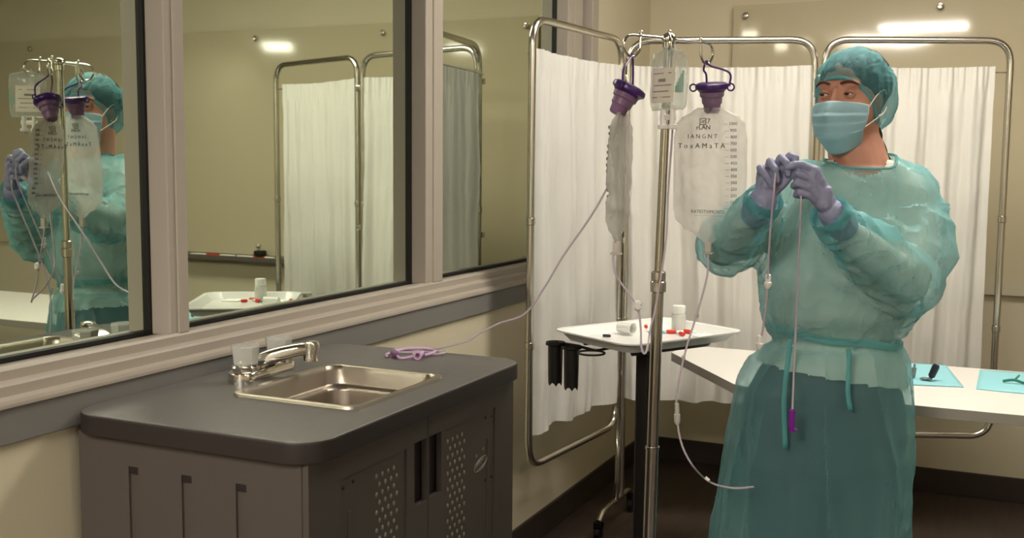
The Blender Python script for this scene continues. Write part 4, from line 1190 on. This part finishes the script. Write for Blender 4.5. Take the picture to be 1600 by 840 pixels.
bm = voxel(bm, .0062, 4)
bm.normal_update()
def axis_fold(p, a, b, amp, fr):
    d = (b - a); L = d.length; d.normalize(); s = (p - a).dot(d)
    q = p - a - d * s
    ang = math.atan2(q.dot(Zz), q.dot(Uu))
    return amp * (1 - abs(math.sin(fr * s + 1.3 * math.sin(ang * 2 + s * 9) + 2.5 * noise.noise(p * 6))))
for v in bm.verts:
    p = v.co
    n1 = noise.noise(p * 9); n2 = noise.noise(p * 22); rid = 1 - abs(noise.noise(V((p.x * 11 + 3, p.y * 11, p.z * 7)))) * 2
    rid2 = 1 - abs(noise.noise(V((p.x * 24, p.y * 24 + 9, p.z * 15)))) * 2
    v_ = .006 * n1 + .003 * n2 + .007 * max(0, rid) ** 3 + .004 * max(0, rid2) ** 3
    if p.z < .95: v_ = .003 * n1 + .0018 * n2 + .006 * max(0, 1 - abs(noise.noise(V((p.x * 9, p.y * 9, p.z * 2.2)))) * 2.2) ** 4
    arm = min((p - q).length for q in (Lm, Le, Lf, Rm, Re, Rf))
    if arm < .12:
        seg = (Ls, Le) if (p - Lm).length < .11 else ((Le, Lw) if (p - Lf).length < .11 else ((Rs, Re) if (p - Rm).length < .10 else (Re, Rw)))
        v_ += axis_fold(p, seg[0], seg[1], .008, 46)
    # waist pinch
    wz_ = pp(1300, 530, 0).z
    v_ -= .010 * math.exp(-((p.z - wz_) / .012) ** 2) if arm > .12 else 0
    v.co = p + v.normal * (v_ - .004)
nkc = pp(1344, 246, .02)
zhem = pp(1262, 935, 0).z
cl, crt = pp(1291, 330, .295), pp(1196, 309, .268)
axl = (pp(1312, 352, .275) - pp(1298, 336, .29)).normalized(); axr = (pp(1186, 327, .245) - pp(1193, 314, .262)).normalized()
dele = []
for f in bm.faces:
    c = f.calc_center_median()
    d = c - nkc
    if (d.dot(Uu) / .083) ** 2 + (d.dot(Ww) / .10) ** 2 < 1 and c.z > nkc.z - .026: dele.append(f)
    elif c.z < zhem: dele.append(f)
    elif (c - pp(1298, 336, .29)).length < .06 and (c - pp(1298, 336, .29)).dot(axl) < -.012: dele.append(f)
    elif (c - pp(1193, 314, .262)).length < .055 and (c - pp(1193, 314, .262)).dot(axr) < -.012: dele.append(f)
bmesh.ops.delete(bm, geom=dele, context='FACES')
bmesh.ops.delete(bm, geom=[v for v in bm.verts if not v.link_faces], context='VERTS')
# tidy isolated crumbs
gown = obj('gown', bm, gown_m, person)
# neckline binding
import collections
def boundary_loop(me, test):
    bmx = bmesh.new(); bmx.from_mesh(me)
    pts = [((e.verts[0].co + e.verts[1].co) / 2) for e in bmx.edges if e.is_boundary and test((e.verts[0].co + foot))]
    bmx.free(); return [p + foot for p in pts]
def sorted_ring(pts, c, e1, e2, stepn, win):
    pts.sort(key=lambda p: math.atan2((p - c).dot(e2), (p - c).dot(e1)))
    n_ = len(pts)
    return [sum((pts[(i + k) % n_] for k in range(-win, win + 1)), V((0, 0, 0))) / (2 * win + 1) for i in range(0, n_, stepn)]
nb = boundary_loop(gown.data, lambda p: p.z > nkc.z - .08 and (p - nkc).length < .16)
if len(nb) > 20:
    bm = NB(); tube(bm, sorted_ring(nb, nkc, Uu, Ww, 4, 4), .0035, 8, True); obj('neck_binding', bm, gownd_m, gown)
# cuffs: ring of doubled film
for c_, ax_, r_, nm in ((pp(1298, 336, .29), axl, .042, 'l'), (pp(1193, 314, .262), axr, .040, 'r')):
    bm = NB(); q_ = ax_.orthogonal().normalized(); q2 = ax_.cross(q_)
    rings = []
    for s in range(7):
        rr = r_ * (1.04 + .05 * (s / 6)); rings.append([c_ + ax_ * (-.014 + .028 * s / 6) + (q_ * math.cos(a) + q2 * math.sin(a)) * (rr * (1 + .03 * math.sin(5 * a + s) + .02 * math.sin(9 * a))) for a in [2 * PI * k / 40 for k in range(40)]])
    loft(bm, rings, False, False); obj('cuff', bm, gownd_m, gown)
# belt
def skirt_pt(th, py, infl):
    r = None
    for a, b in zip(TR, TR[1:]):
        if a[0] <= py <= b[0]:
            s = (py - a[0]) / (b[0] - a[0]); r = tuple(x + (y - x) * s for x, y in zip(a, b))
    c = pp(r[1], py, r[4]); e = pp(r[1] + r[2], py, r[4]); a_ = (e - c).length
    s, co_ = math.sin(th), math.cos(th)
    return c + Uu * (math.copysign(abs(co_) ** .9, co_) * a_ * infl) + Ww * (math.copysign(abs(s) ** .9, s) * r[3] * infl)
bm = NB(); rings = []
n = 90
def beltp(th, dz, inf): 
    p_ = skirt_pt(th, 530, inf * 1.01); p_.z += dz + .012 + (-.020 * math.cos(th)) + .002 * math.sin(6 * th); return p_
R0 = [[beltp(2 * PI * k / n, dz, inf) for k in range(n)] for dz, inf in ((-.009, .985), (-.006, 1.0), (.006, 1.0), (.009, .985))]
loft(bm, R0, False, False); obj('waist_tie', bm, gownd_m, gown)
bm = NB()
def strip(pts, wdt, seed=0):
    G = []
    for i, p_ in enumerate(pts):
        tw = .5 * noise.noise(V((i * .4, seed, 0)))
        sd = (Uu * math.cos(tw) + Ww * math.sin(tw)) * wdt
        G.append((bm.verts.new(p_ - sd), bm.verts.new(p_ + sd)))
    for a, b in zip(G, G[1:]): bm.faces.new((a[0], a[1], b[1], b[0]))
for px0, py0, px1, py1, sd in ((1323, 545, 1330, 640, 1), (1232, 530, 1225, 700, 2)):
    pts = []
    for k in range(15):
        s = k / 14; py = py0 + (py1 - py0) * s; px = px0 + (px1 - px0) * s
        pts.append(pp(px + 3 * math.sin(5 * s + sd), py, .155 + .02 * s))
    strip(pts, .006, sd)
o = obj('tie_end', bm, gownd_m, gown); s = o.modifiers.new('s', 'SOLIDIFY'); s.thickness = .0008

# ---- tube held in both hands
p = [pp(1212, 268, .318), pp(1209, 300, .322), pp(1205, 345, .30), pp(1201, 400, .27), pp(1199, 450, .24), pp(1194, 500, .21), pp(1187, 540, .19)]
h1 = tubing('held_tube', p, 'lilac tube dropping from the raised gloved hand farther from the mask', n=6)
for px, py, wd in ((1200, 440, .245), (1187, 535, .195)):
    bm = NB(); lathe(bm, [(.003, -.018), (.0065, -.015), (.0065, .0), (.009, .002), (.009, .008), (.004, .016)], pp(px, py, wd), 12, (0, 0, -1)); obj('joint', bm, white_p, h1)
p = [pp(1252, 283, .300), pp(1251, 322, .318), pp(1249, 380, .29), pp(1246, 450, .25), pp(1243, 520, .215), pp(1240, 590, .205), pp(1238, 642, .215)]
h2 = tubing('held_tube', p, 'lilac tube with a violet plug dropping from the gloved hand nearer the mask', n=6)
bm = NB(); c = pp(1237, 657, .215); lathe(bm, [(.004, -.028), (.0075, -.025), (.0075, .014), (.006, .016), (.006, .024), (.0035, .027)], c, 14, (0, 0, -1)); tube(bm, [c + V((0, 0, -.018)), c + Uu * .012 + V((0, 0, -.022))], .004, 8); pg_ = obj('plug', bm, purplev, h2); pg_['label'] = 'violet plug'
